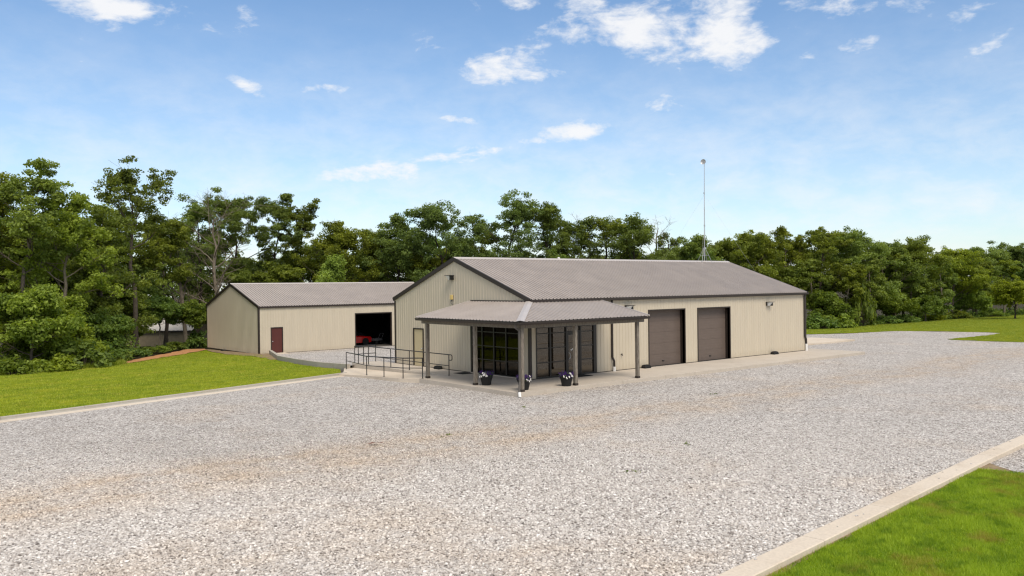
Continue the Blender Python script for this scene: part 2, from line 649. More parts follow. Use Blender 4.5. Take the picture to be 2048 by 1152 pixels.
M = dict(
    siding=mat_siding(), roof=mat_roof(), cap=mat('pale_sheen_cap_metal', (.46, .415, .38), .34, .5, var=.06), wood=mat_wood(), glass=mat_glass(), darkglass=mat_glass('dark_glass', -.015, (.25, .24, .22)),  # cap: paler colour stands in for sky reflected on the hip cap
    trim=mat('dark_brown_trim', (.030, .022, .018), .45, .4, var=.15),
    black=mat('black_metal', (.010, .010, .010), .4, .5),
    frame=mat('storefront_bronze', (.012, .010, .009), .35, .5),
    door=mat('brown_overhead_door', (.125, .096, .080), .5, .35, var=.08, vscale=2),
    reddoor=mat('maroon_door', (.085, .022, .018), .45, .4, var=.1),
    beigedoor=mat('cream_door', (.50, .42, .26), .5, .35, var=.06),
    concrete=mat_concrete('concrete', (.44, .385, .32), (.50, .445, .375)),
    curb=mat_concrete('curb_concrete', (.56, .48, .385), (.62, .545, .45)),
    gcurb=mat_concrete('shade_grey_curb_concrete', (.34, .315, .27), (.42, .385, .33)),  # grey holds the shade of the left kerb's upright face
    gravel=mat_gravel(), stone=mat_stone(),
    soil=mat('forest_floor', (.045, .038, .02), .95, .1, var=.5, vscale=.8, bump=.6, bscale=9),
    dirt=mat('orange_clay', (.42, .215, .10), .95, .1, var=.35, vscale=2.5, bump=.8, bscale=14),
    mud=mat('bare_soil', (.24, .18, .11), .95, .1, var=.35, vscale=3, bump=.8, bscale=20),
    lawn=mat_lawn('olive_lawn', (.145, .205, .010), (.290, .320, .018), (.110, .165, .009), (.38, .32, .06)),
    turf=mat_lawn('green_turf', (.150, .245, .008), (.250, .320, .010), (.105, .185, .006), (.32, .26, .05)),
    field=mat_lawn('field_grass', (.140, .180, .010), (.210, .225, .014), (.105, .150, .009), (.30, .27, .05)),
    interior=mat('darkened_interior', (.045, .042, .04), .9, .2),  # near-black colour puts the shade of the open bay into the surfaces
    steel=mat('galvanised_steel', (.45, .45, .45), .4, .5, metallic=.6),
    white=mat('white_plastic', (.75, .74, .72), .5, .4),
    lens=mat('frosted_lens', (.72, .74, .74), .25, .5),
    yellow=mat('cream_yellow_plastic', (.62, .46, .17), .5, .4),
    rubber=mat('black_rubber', (.012, .012, .012), .7, .3),
    red=mat('red_car_paint', (.60, .008, .008), .25, .6),
    carglass=mat('dark_car_glass', (.01, .01, .012), .08, .6),
    greyish=mat('grey_machine_paint', (.12, .12, .12), .5, .4),
    whiteroof=mat('pale_metal_roof', (.56, .52, .47), .5, .4, var=.08),
    tan=mat('weathered_tan_siding', (.26, .22, .15), .7, .2, var=.15),
    purple=mat('purple_petals', (.055, .020, .13), .7, .2, var=.4, vscale=20),
    whitepetal=mat('white_petals', (.80, .78, .74), .6, .2),
    potleaf=mat('pot_foliage', (.035, .06, .02), .7, .2, var=.3, vscale=20),
    deadleaf=mat('dead_leaf', (.16, .055, .03), .8, .2, var=.3, vscale=20),
    leaf_a=mat_leaf('oak_leaves', (.058, .095, .013), (.310, .375, .054)),
    leaf_b=mat_leaf('dark_oak_leaves', (.048, .080, .015), (.235, .295, .050)),
    leaf_c=mat_leaf('bright_leaves', (.090, .145, .015), (.380, .470, .056)),
    leaf_d=mat_leaf('bushy_leaves', (.052, .104, .017), (.255, .350, .058)),
    bark=mat_bark('grey_bark', (.055, .045, .036), (.15, .125, .10)),
    palebark=mat_bark('pale_bark', (.13, .105, .08), (.27, .23, .175)),
    darkbark=mat_bark('dark_bark', (.025, .02, .016), (.07, .056, .045)),
)


# ------------------------------------------------------------------ ground sheets
def sheet(name, poly, off, m, kind='structure', zfun=None, cuts=(4, 34, 50, 90)):
    """flat outline laid over the ground, `off` above it"""
    bm = bmesh.new()
    vs = [bm.verts.new((x, y, 0)) for x, y in poly]
    bm.faces.new(vs)
    for c in cuts:
        bmesh.ops.bisect_plane(bm, geom=bm.verts[:] + bm.edges[:] + bm.faces[:], plane_co=(0, c, 0), plane_no=(0, 1, 0))
    bmesh.ops.triangulate(bm, faces=bm.faces[:])
    for v in bm.verts:
        v.co.z = (zfun(v.co.x, v.co.y) if zfun else ground(v.co.y)) + off
    bm.normal_update()
    for f in bm.faces:
        if f.normal.z < 0:
            f.normal_flip()
    me = bpy.data.meshes.new(name)
    bm.to_mesh(me)
    bm.free()
    me.materials.append(m)
    o = bpy.data.objects.new(name, me)
    COL.objects.link(o)
    if kind:
        o['kind'] = kind
    return o


def rough(poly, amp, step, seed, skip=()):
    """outline with small irregular bays, as grass meets stone"""
    rng = random.Random(seed)
    out = []
    n = len(poly)
    for i in range(n):
        a, b = Vector(poly[i]), Vector(poly[(i + 1) % n])
        L = (b - a).length
        out.append(tuple(a))
        if L > 70 or i in skip:
            continue
        k = int(L / step)
        nr = Vector((-(b - a).y, (b - a).x)) / max(L, 1e-6)
        for j in range(1, k):
            out.append(tuple(a + (b - a) * ((j + rng.uniform(-.3, .3)) / k) + nr * rng.gauss(0, amp)))
    return out


sheet('ground', [(-500, -400), (700, -400), (700, 700), (-500, 700)], -.17, M['soil'])

CURB_L = [(-46.0, -3.9), (-20.5, 5.15), (-11.6, 8.38), (-3.95, 11.15)]      # foot of the left kerb face
GRAVEL = [(-46, -4.3), (-20.6, 4.8), (-3.85, 10.85), (-3.7, 11.6), (-2.25, 14.0), (1, 14), (1, 1), (22, 1), (22, 13.2),
          (43.1, 13.0), (47, 11), (52, 9), (53.5, 0), (53, -2), (46, -3), (44, -6.3), (45, -12), (45, -16.8), (2.1, -20.1),
          (-8.7, -20.98), (-14.46, -21.48), (-46, -24.3)]
sheet('gravel_yard', GRAVEL, 0.0, M['gravel'])
sheet('gravel_drive', [(-3.6, -20.8), (-1.9, -20.58), (2.1, -20.3), (44, -16.95), (44, -40), (-2.9, -40), (-3.6, -21.7)], -.0605, M['gravel'])
# grass fields
sheet('left_lawn', rough([(-60, -8.75), (-20.45, 5.29), (-3.85, 11.30), (-2.45, 14.1), (-2.55, 17), (-2.1, 21), (-1.3, 25.8), (.7, 33.5), (.6, 45.0),
                    (-6.9, 36.2), (-11.4, 31.0), (-17.2, 31.9), (-30, 33), (-60, 30)], .10, .6, 5, skip=(0, 1, 2, 3, 4, 5, 6)), .085, M['lawn'])
sheet('near_lawn', rough([(-46, -24.6), (-14.46, -21.72), (-8.7, -21.21), (-3.3, -20.74), (-2.95, -21.7), (-2.7, -40), (-46, -40)], .05, .3, 4, skip=(0, 1)), -.055, M['turf'])
sheet('far_field', rough([(22, 13.2), (43.1, 11.9), (45.9, 9.7), (48.3, 8.7), (50.9, 7.8), (51.4, 5.2), (51.7, 2.4), (52.4, .4), (52.0, -.9), (49, -1.3),
                    (45.5, -1.1), (42.0, -.8), (41.2, -1.5), (41.1, -2.4), (41.3, -4.4), (41.7, -6.3), (43, -12), (44, -16.6), (160, -16), (160, 22),
                    (118, 20), (98, 14), (80, 15.5), (61, 16.5), (54, 19.5), (40, 26), (22, 30)], .10, .5, 3), .014, M['field'])
sheet('bare_edge', rough([(-20, -22.22), (-14.46, -21.72), (-8.7, -21.22), (-3.2, -20.72), (-2.3, -20.64), (-2.6, -20.98), (-2.95, -21.5), (-3.15, -21.4), (-3.3, -20.86), (-8.7, -21.36), (-14.46, -21.88), (-20, -22.4)],
                        .035, .25, 11), -.049, M['mud'])
# bare ground: clay strip along the wood and soil by the far building's corner
sheet('clay_strip', rough([(-11.9, 30.6), (-9.2, 33.0), (-6.9, 35.7), (-4.0, 39.0), (.3, 44.4), (.75, 46.2), (-.6, 47.2), (-3.9, 42.0), (-6.6, 38.4), (-9.3, 34.6),
                     (-12.2, 31.9)], .10, .5, 6), .125, M['dirt'])
sheet('soil_patch', rough([(.35, 45.2), (-.5, 41), (-.9, 37), (-.9, 34.6), (-.5, 32.2), (-1.0, 29.0), (-1.4, 25.8), (-.9, 26.0), (1.6, 33.9), (.9, 34.3), (.7, 45.2)], .12, .5, 7), .115, M['mud'])


def yard_z(x, y):
    return float(np.interp(y, [12, 14, 33.5, 36], [-.08, -.12, -.84, -.86]))


sheet('back_yard', [(-2.2, 13.7), (-2.35, 17), (-1.75, 21), (-.95, 25.8), (1.9, 33.6), (2.0, 34.6), (20, 34.8), (30, 34), (30, 11), (0.0, 11.6), (-.1, 13.7)],
      0.0, M['gravel'], zfun=yard_z, cuts=(12, 14, 33.5))


def poly_prism(mb, poly, z0f, z1f):
    n = len(poly)
    top = [(x, y, z1f(x, y)) for x, y in poly]
    bot = [(x, y, z0f(x, y)) for x, y in poly]
    mb.quad(*top)
    mb.quad(*reversed(bot))
    for i in range(n):
        j = (i + 1) % n
        mb.quad(bot[i], bot[j], top[j], top[i])


def kerb_run(name, pts, prof, m, seg=3.6, joint=.012):
    """profile (offset, z) swept along pts, poured in lengths with narrow joints"""
    root = empty(name, (0, 0, 0))
    root['kind'] = 'structure'
    for a, b in zip(pts[:-1], pts[1:]):
        A, B = Vector((a[0], a[1], 0)), Vector((b[0], b[1], 0))
        L = (B - A).length
        d = (B - A) / L
        nrm = Vector((-d.y, d.x, 0))
        k = max(1, round(L / seg))
        for i in range(k):
            s0, s1 = L * i / k + joint / 2, L * (i + 1) / k - joint / 2
            mb = MB()
            ends = []
            for s in (s0, s1):
                c = A + d * s
                g = ground(c.y)
                ends.append([tuple(c + nrm * o + Vector((0, 0, g + z))) for o, z in prof])
            n = len(prof)
            for q in range(n):
                r_ = (q + 1) % n
                mb.quad(ends[0][q], ends[1][q], ends[1][r_], ends[0][r_])
            mb.quad(*ends[0])
            mb.quad(*reversed(ends[1]))
            mb.build('kerb_segment', m, root)
    return root


# left kerb: pan, upright face, rounded top; right edging: a broad flat strip
kerb_run('left_kerb', CURB_L + [(-3.45, 11.36)], [(-.60, -.2), (-.60, .010), (-.04, .025), (0, .04), (.015, .105), (.04, .122), (.13, .122), (.145, .105), (.145, -.2)], M['gcurb'])
kerb_run('kerb_pan', [(CURB_L[0][0] - .0, CURB_L[0][1]), CURB_L[1], CURB_L[2], CURB_L[3]],
         [(-.63, -.1), (-.63, .016), (-.22, .032), (-.22, -.1)], M['curb'])  # paler strip over the pan, its stronger light put into the colour
kerb_run('right_kerb', [(-46, -24.5), (-14.46, -21.65), (-8.7, -21.14), (-1.9, -20.55), (2.1, -20.27), (44, -16.9)],
         [(-.15, -.35), (-.15, .035), (-.13, .05), (.26, .05), (.28, .035), (.28, -.35)], M['curb'])
kerb_run('retaining_kerb', [(-2.18, 13.6), (-2.35, 17), (-1.92, 21), (-1.1, 25.8), (1.6, 33.7)],
         [(-.12, -.3), (-.12, .38), (.10, .38), (.10, -.3)], M['gcurb'])

# concrete apron round the building, poured in bays
apron = empty('apron', (0, 0, 0))
apron['kind'] = 'structure'
J = .008
xs = [-3.4, -.2, 2.9, 5.9, 8.1, 11.4, 15.5, 18.6, 21.7, 24.9]
for a, b in zip(xs[:-1], xs[1:]):
    if a > -3.3:
        mb = MB()
        mb.box(a + J, b - J, -3.15, -.0, -.5, 0)
        if b > 24:
            mb = MB()
            mb.box(a + J, b, -3.15, 1.2, -.5, 0)
        mb.build('concrete_bay', M['concrete'], apron, bevel=.012)
mb = MB()
poly_prism(mb, [(-3.4, -3.3), (-.2 - J, -3.17), (-.2 - J, -.2), (-3.4, -.2)], lambda x, y: -.5, lambda x, y: 0)
mb.build('concrete_bay', M['concrete'], apron, bevel=.012)
mb = MB()
poly_prism(mb, [(-3.4, -.2 + J * 2), (-.0, -.2 + J * 2), (-.0, 4.2), (-3.4, 4.2)], lambda x, y: -.5, lambda x, y: 0)
mb.build('concrete_bay', M['concrete'], apron, bevel=.012)
mb = MB()
mb.box(-1.75, 0, 4.2 + 2 * J, 9.0, -.6, 0)
mb.build('concrete_bay', M['concrete'], apron, bevel=.012)
mb = MB()
mb.box(-1.75, 0, 9.0 + 2 * J, 14.0, -.6, 0.0)
mb.build('concrete_bay', M['concrete'], apron, bevel=.012)

ramp = empty('ramp', (0, 0, 0))
ramp['kind'] = 'structure'


def ramp_z(x, y):
    return float(np.interp(y, [4.2, 11.5, 20], [-.012, -.27, -.30]))


for poly in ([(-3.4, 4.2 + J), (-1.76, 4.2 + J), (-1.76, 8.5), (-3.85, 8.5), (-3.78, 5.4)],
             [(-3.85, 8.5 + 2 * J), (-1.76, 8.5 + 2 * J), (-1.76, 13.9), (-2.3, 13.9), (-3.55, 11.6), (-4.15, 11.0)]):
    mb = MB()
    poly_prism(mb, poly, lambda x, y: -.7, ramp_z)
    mb.build('concrete_bay', M['curb'], ramp)
mb = MB()
mb.box(28.5, 36.2, 3.6, 7.3, -.6, -.10)
tag(mb.build('concrete_pad', M['curb']), kind='structure')
mb = MB()
mb.box(1.6, 3.0, 33.0, 34.16, -1.2, -.80)
tag(mb.build('door_stoop', M['curb']), kind='structure')

# ------------------------------------------------------------------ buildings
PITCH_RIB = .2286
SHEET_W = 4 * PITCH_RIB


def rib_profile(u0, u1, h=.015, extra=()):
    pts = {round(u0, 4): 0.0, round(u1, 4): 0.0}
    k = math.floor(u0 / PITCH_RIB) - 1
    base = []
    while (k + .5) * PITCH_RIB < u1 + .1:
        c = (k + .5) * PITCH_RIB
        base += [(c - .034, 0), (c - .022, h), (c + .022, h), (c + .034, 0)]
        k += 1

    def dep(u):
        for (a, da), (b, db) in zip(base[:-1], base[1:]):
            if a <= u <= b:
                return da + (db - da) * (u - a) / max(b - a, 1e-6)
        return 0.0
    for u, d in base:
        if u0 < u < u1:
            pts[round(u, 4)] = d
    for e in list(extra) + [u0, u1]:
        if u0 - 1e-6 <= e <= u1 + 1e-6:
            pts[round(e, 4)] = dep(e)
    return sorted(pts.items())


def siding(root, fmap, u0, u1, zlo, zhi, holes=(), brk=()):
    """ribbed sheets, one object per sheet; holes = (ua, ub, za, zb)"""
    k0 = math.floor(u0 / SHEET_W + 1e-6)
    k = k0
    while k * SHEET_W < u1 - 1e-4:
        a, b = max(u0, k * SHEET_W), min(u1, (k + 1) * SHEET_W)
        k += 1
        if b - a < .01:
            continue
        ex = list(brk)
        for h in holes:
            ex += [h[0], h[1]]
        pr = rib_profile(a, b, extra=ex)
        mb = MB()
        for (ua, da), (ub, db) in zip(pr[:-1], pr[1:]):
            um = (ua + ub) / 2
            spans = [(zlo, None)]
            hs = sorted([h for h in holes if h[0] < um < h[1]], key=lambda h: h[2])
            lo = zlo
            spans = []
            for h in hs:
                if h[2] > lo + 1e-4:
                    spans.append((lo, h[2]))
                lo = h[3]
            spans.append((lo, None))
            for za, zb in spans:
                zA = zhi(ua) if zb is None else zb
                zB = zhi(ub) if zb is None else zb
                mb.quad(fmap(ua, za, da), fmap(ub, za, db), fmap(ub, zB, db), fmap(ua, zA, da))
        if mb.f:
            mb.build('siding_sheet', M['siding'], root)


def backing(root, fmap, u0, u1, zlo, zhi, holes, brk, m, th=.14, d0=-.006):
    """the wall behind the sheets: two faces and the reveals of its openings"""
    ex = sorted({u0, u1, *brk, *[h[0] for h in holes], *[h[1] for h in holes]})
    mb = MB()
    for ua, ub in zip(ex[:-1], ex[1:]):
        um = (ua + ub) / 2
        lo = zlo
        spans = []
        for h in sorted([h for h in holes if h[0] < um < h[1]], key=lambda h: h[2]):
            if h[2] > lo + 1e-4:
                spans.append((lo, h[2]))
            lo = h[3]
        spans.append((lo, None))
        for za, zb in spans:
            zA = zhi(ua) if zb is None else zb
            zB = zhi(ub) if zb is None else zb
            mb.quad(fmap(ua, za, d0), fmap(ub, za, d0), fmap(ub, zB, d0), fmap(ua, zA, d0))
            mb.quad(fmap(ua, za, d0 - th), fmap(ua, zA, d0 - th), fmap(ub, zB, d0 - th), fmap(ub, za, d0 - th))
    for (ua, ub, za, zb) in holes:
        for (p, q) in (((ua, za), (ua, zb)), ((ua, zb), (ub, zb)), ((ub, zb), (ub, za))):
            mb.quad(fmap(p[0], p[1], d0), fmap(q[0], q[1], d0), fmap(q[0], q[1], d0 - th), fmap(p[0], p[1], d0 - th))
    return mb.build('wall', m, root)


def roof_slope(root, parent, L, W, h, H, side, over_e=.10, over_g=.06):
    """sheets running ridge to eave on one slope; side -1 = towards y<0"""
    sl = (H - h) / (W / 2)

    def z_at(v):
        return H - sl * v
    vmax = W / 2 + over_e
    x = -over_g
    first = None
    while x < L + over_g - 1e-3:
        w = min(SHEET_W, L + over_g - x)
        if first is None or w < SHEET_W - 1e-3:
            pr = rib_profile(0, w, h=.044)
            mb = MB()
            for (ua, da), (ub, db) in zip(pr[:-1], pr[1:]):
                y0, y1 = W / 2, W / 2 + side * vmax
                q = [(ua, y0, z_at(0) + da + .03), (ub, y0, z_at(0) + db + .03), (ub, y1, z_at(vmax) + db + .03), (ua, y1, z_at(vmax) + da + .03)]
                mb.quad(*(q if side > 0 else reversed(q)))
                # turned-down edge at the eave, so that the corrugation has a thickness there
                y2 = y1
                e = [(ua, y2, z_at(vmax) + da + .03), (ub, y2, z_at(vmax) + db + .03), (ub, y2, z_at(vmax) + db + .018), (ua, y2, z_at(vmax) + da + .018)]
                mb.quad(*e)
            o = mb.build('roof_sheet', M['roof'], parent)
            o.location = (x, 0, 0)
            first = o
        else:
            link_copy(first, loc=(x, 0, 0))
        x += w


def shed_building(name, loc, rz, L, W, h, H, south_holes, west_holes, label, cat, wall_m, inner):
    root = empty(name, loc, rz, label, cat)
    sl = (H - h) / (W / 2)
    fs = lambda u, z, d: (u, -d, z)
    fw = lambda u, z, d: (-d, u, z)
    gz = lambda u: H - abs(u - W / 2) * sl - .02
    ez = lambda u: h - .02
    wall_s = backing(root, fs, 0, L, -.02, ez, south_holes, (), wall_m)
    siding(wall_s, fs, 0.0, L, .0, ez, south_holes)
    wall_w = backing(root, fw, 0, W, -.02, gz, west_holes, (W / 2,), wall_m)
    siding(wall_w, fw, 0.0, W, .0, gz, west_holes, (W / 2,))
    fn = lambda u, z, d: (u, W + d, z)
    fe = lambda u, z, d: (L + d, u, z)
    wall_n = backing(root, fn, 0, L, -.02, ez, (), (), wall_m)
    siding(wall_n, fn, 0, L, 0, ez)
    wall_e = backing(root, fe, 0, W, -.02, gz, (), (W / 2,), wall_m)
    siding(wall_e, fe, 0, W, 0, gz, (), (W / 2,))
    # roof deck under the sheets
    mb = MB()
    for s in (-1, 1):
        a = [(0, W / 2, H), (L, W / 2, H), (L, W / 2 + s * W / 2, h), (0, W / 2 + s * W / 2, h)]
        mb.quad(*a)
    deck = mb.build('roof', inner, root)
    roof_slope(root, deck, L, W, h, H, -1)
    roof_slope(root, deck, L, W, h, H, 1)
    mb = MB()
    for s in (-1, 1):
        q = [(-.07, W / 2, H + .09), (L + .07, W / 2, H + .09), (L + .07, W / 2 + s * .22, H + .072 - .22 * sl), (-.07, W / 2 + s * .22, H + .072 - .22 * sl)]
        mb.quad(*q)
        e = [q[3], q[2], (q[2][0], q[2][1], q[2][2] - .03), (q[3][0], q[3][1], q[3][2] - .03)]
        mb.quad(*e)
    mb.build('ridge_cap', M['cap'], root)
    # rake boards on both gables
    for x in (-.055, L + .055):
        for s in (-1, 1):
            mb = MB()
            p0 = (x, W / 2 + s * .002, H - .03)
            p1 = (x, W / 2 + s * (W / 2 + .10), h - .10 * sl - .03)
            mb.beam(p0, p1, .06, .20, up=(0, 0, 1))
            mb.build('rake_board', M['trim'], root)
    # eave trims
    for y, s in ((-.075, -1), (W + .075, 1)):
        mb = MB()
        mb.box(-.02, L + .02, y - .045, y + .045, h - .155, h - .012)
        mb.build('eave_trim', M['trim'], root)
    # corner trims
    for x, y in ((0, 0), (0, W), (L, 0), (L, W)):
        sx, sy = (-1 if x == 0 else 1), (-1 if y == 0 else 1)
        mb = MB()
        x0, x1 = sorted((x + sx * .030, x - sx * .10))
        y0, y1 = sorted((y + sy * .030, y - sy * .10))
        mb.box(x0, x1, y0, y1, 0, h - .16)
        mb.build('corner_trim', M['trim'], root)
    # base trim
    mb = MB()
    cuts = sorted([(a[0], a[1]) for a in south_holes if a[2] < .05])
    u = .1
    for a, b in cuts + [(L - .1, None)]:
        if a - u > .1:
            MB().box(u, a, -.028, -.002, -.005, .03).build('base_trim', M['trim'], root)
        if b:
            u = b
    cuts = sorted([(a[0], a[1]) for a in west_holes if a[2] < .05])
    u = .1
    for a, b in cuts + [(W - .1, None)]:
        if a - u > .1:
            MB().box(-.028, -.002, u, a, -.005, .03).build('base_trim', M['trim'], root)
        if b:
            u = b
    return root


MAIN = dict(L=23.34, W=12.0, h=3.75, H=5.845)
SOUTH_HOLES = [(.36, 4.35, 0, 2.45), (8.28, 11.22, 0, 2.98), (12.38, 15.30, 0, 2.98)]
WEST_HOLES = [(.75, 4.62, 0, 2.45), (8.99, 10.03, 0, 2.10)]
main = shed_building('metal_building', (0, 0, 0), 0, MAIN['L'], MAIN['W'], MAIN['h'], MAIN['H'], SOUTH_HOLES, WEST_HOLES,
                     'large beige ribbed metal building with two brown overhead doors and glass shopfront', 'building', M['interior'], M['interior'])
mb = MB()
mb.box(.2, MAIN['L'] - .2, .2, MAIN['W'] - .2, -.06, -.004)
mb.build('floor_slab', M['interior'], main)


def overhead_door(root, x0, x1, top, depth=.36):
    fr = MB()
    fr.box(x0 - .055, x0, -.035, depth, 0, top)
    fr.box(x1, x1 + .055, -.035, depth, 0, top)
    fr.box(x0 - .055, x1 + .055, -.035, depth, top, top + .06)
    f = fr.build('door_frame', M['trim'], root)
    n = 5
    d = empty('overhead_door', (0, 0, 0))
    d.parent = root
    hh = top / n
    proto = None
    for i in range(n):
        if proto is None:
            m2 = MB()
            y = depth - .05
            zs = [(.003, .003), (.012, .0), (hh * .25 - .012, 0), (hh * .25, .003), (hh * .25 + .012, 0), (hh * .5 - .012, 0), (hh * .5, .003), (hh * .5 + .012, 0),
                  (hh * .75 - .012, 0), (hh * .75, .003), (hh * .75 + .012, 0), (hh - .012, 0), (hh - .003, .003)]
            for (za, da), (zb, db) in zip(zs[:-1], zs[1:]):
                m2.quad((x0 + .004, y + da, za), (x1 - .004, y + da, za), (x1 - .004, y + db, zb), (x0 + .004, y + db, zb))
            m2.quad((x0 + .004, y + .03, 0), (x1 - .004, y + .03, 0), (x1 - .004, y + .03, hh), (x0 + .004, y + .03, hh))
            proto = m2.build('door_section', M['door'], d)
        else:
            link_copy(proto, loc=(0, 0, i * hh))
    hd = MB().box((x0 + x1) / 2 - .08, (x0 + x1) / 2 + .08, depth - .085, depth - .05, .22, .26)
    hd.build('door_handle', M['black'], d)


overhead_door(main, 8.28, 11.22, 2.98)
overhead_door(main, 12.38, 15.30, 2.98)


def man_door(root, ax, a, b, top, m, knob_at, depth=.03):
    """plain door leaf in a dark frame; ax 's' on the y=0 wall, 'w' on the x=0 wall"""
    mp = (lambda u, d, z: (u, d, z)) if ax == 's' else (lambda u, d, z: (d, u, z))

    def bx(mbx, u0, u1, d0, d1, z0, z1):
        p, q = mp(u0, d0, z0), mp(u1, d1, z1)
        mbx.box(min(p[0], q[0]), max(p[0], q[0]), min(p[1], q[1]), max(p[1], q[1]), z0, z1)
    fr = MB()
    bx(fr, a, a + .07, -.045, .10, 0, top)
    bx(fr, b - .07, b, -.045, .10, 0, top)
    bx(fr, a + .07, b - .07, -.045, .10, top - .07, top)
    f = fr.build('door_frame', M['trim'], root)
    lf = MB()
    bx(lf, a + .075, b - .075, depth - .03, depth + .02, .012, top - .075)
    leaf = lf.build('door_leaf', m, f)
    kn = MB()
    u = a + .15 if knob_at == 'a' else b - .15
    kn.ball(mp(u, depth - .075, .98), .045, n=8, k=6)
    p = mp(u, depth - .03, .98)
    kn.tube([p, mp(u, depth - .075, .98)], .018, 6)
    kn.build('door_knob', M['steel'], f)
    return f


man_door(main, 'w', 8.99, 10.03, 2.10, M['beigedoor'], 'a')


def storefront(root, ax, cols, rows, u0, u1, top, door_col=None, gm=None):
    gm = gm or M['glass']
    mp = (lambda u, d, z: (u, d, z)) if ax == 's' else (lambda u, d, z: (d, u, z))

    def bx(mbx, a, b, d0, d1, z0, z1):
        p, q = mp(a, d0, z0), mp(b, d1, z1)
        mbx.box(min(p[0], q[0]), max(p[0], q[0]), min(p[1], q[1]), max(p[1], q[1]), z0, z1)
    fr = MB()
    edges = [u0] + [c for cc in cols for c in cc] + [u1]
    for a, b in zip(edges[0::2], edges[1::2]):
        bx(fr, a, b, -.035, .09, 0, top)
    for i, (a, b) in enumerate(cols):
        bx(fr, a, b, -.030, .085, top - .07, top)
        if i != door_col:
            bx(fr, a, b, -.030, .085, 0, .07)
    f = fr.build('shopfront_frame', M['frame'], root)
    for i, (a, b) in enumerate(cols):
        if i == door_col:
            continue
        zz = [.07] + [r for rr in rows for r in (rr - .022, rr + .022)] + [top - .07]
        for r in rows:
            tb = MB()
            bx(tb, a, b, -.020, .07, r - .022, r + .022)
            tb.build('transom_bar', M['frame'], f)
        for za, zb in zip(zz[0::2], zz[1::2]):
            pn = MB()
            bx(pn, a, b, .020, .028, za, zb)
            pn.build('glass_pane', gm, f)
    if door_col is not None:
        a, b = cols[door_col]
        dr = MB()
        bx(dr, a + .01, a + .12, -.02, .05, .02, 2.10)
        bx(dr, b - .12, b - .01, -.02, .05, .02, 2.10)
        bx(dr, a + .12, b - .12, -.02, .05, .02, .24)
        bx(dr, a + .12, b - .12, -.02, .05, 1.98, 2.10)
        d = dr.build('glass_door', M['frame'], root)
        pn = MB()
        bx(pn, a + .12, b - .12, .012, .020, .24, 1.98)
        pn.build('glass_pane', M['glass'], d)
        tb = MB()
        bx(tb, a, b, -.03, .085, 2.105, 2.17)
        tb.build('transom_bar', M['frame'], f)
        pn = MB()
        bx(pn, a, b, .020, .028, 2.17, top - .07)
        pn.build('glass_pane', gm, f)
        hn = MB()
        hn.tube([mp(a + .085, -.02, .80), mp(a + .11, -.09, .82), mp(a + .17, -.10, .92), mp(a + .17, -.10, 1.02), mp(a + .11, -.09, 1.12), mp(a + .085, -.02, 1.14)], .014, 6)
        hn.build('door_handle', M['steel'], d)
        # small white opening-hours decal on the door glass
        dc = MB()
        for (du, dz, w, hgt) in ((.00, .0, .07, .06), (.10, .02, .07, .075), (.19, .0, .06, .055), (.17, .10, .09, .09), (.24, .17, .07, .08)):
            bx(dc, a + .28 + du, a + .28 + du + w, .006, .010, 1.22 + dz, 1.22 + dz + hgt)
        dc.build('decal', M['white'], d)
    return f


storefront(main, 's', [(.42, 1.21), (1.31, 2.26), (2.33, 3.20), (3.30, 4.14)], [.74, 1.42, 2.12], .36, 4.35, 2.45, door_col=2)
storefront(main, 'w', [(.83, 1.70), (1.78, 2.66), (2.74, 3.60), (3.68, 4.50)], [.74, 1.42, 2.12], .75, 4.62, 2.45, gm=M['darkglass'])
# pale sills under the gable glass
mb = MB()
mb.box(-.07, -.036, .75, 4.62, .0, .035)
mb.build('sill', M['concrete'], main)


def downspout(root, pts, m, w=.075, outlet=None, name='downspout'):
    mb = MB()
    for p, q in zip(pts[:-1], pts[1:]):
        mb.tube([p, q], w / 2 * 1.15, 6)
    for p in pts[1:-1]:
        mb.ball(p, w / 2 * 1.18, n=6, k=4)
    d = mb.build(name, m, root)
    if outlet:
        MB().tube(outlet, w / 2 * 1.45, 8).build('outlet_pipe', M['white'], d)
    return d


downspout(main, [(5.42, -.10, 3.62), (5.42, -.075, 3.5), (5.42, -.075, .72), (5.47, -.15, .52), (5.47, -.15, .22)], M['trim'], .10,
          [(5.47, -.15, .24), (5.47, -.15, .0)])
downspout(main, [(23.12, -.10, 3.62), (23.12, -.075, 3.5), (23.12, -.075, .95), (23.22, -.10, .75), (23.24, -.10, .42)], M['trim'], .10,
          [(23.24, -.10, .44), (23.24, -.10, .0)])
# gutter on the south eave
mb = MB()
mb.box(-.05, MAIN['L'] + .05, -.215, -.122, MAIN['h'] - .13, MAIN['h'] - .012)
mb.build('gutter', M['trim'], main)
# hose bib and outlet box on the south wall
mb = MB()
mb.tube([(6.13, 0, .80), (6.13, -.09, .80), (6.13, -.11, .75)], .022, 6)
mb.ball((6.13, -.07, .84), .03, n=6, k=4)
mb.build('hose_tap', M['black'], main)
MB().box(7.18, 7.28, -.06, -.002, .50, .66).build('outlet_box', M['steel'], main)

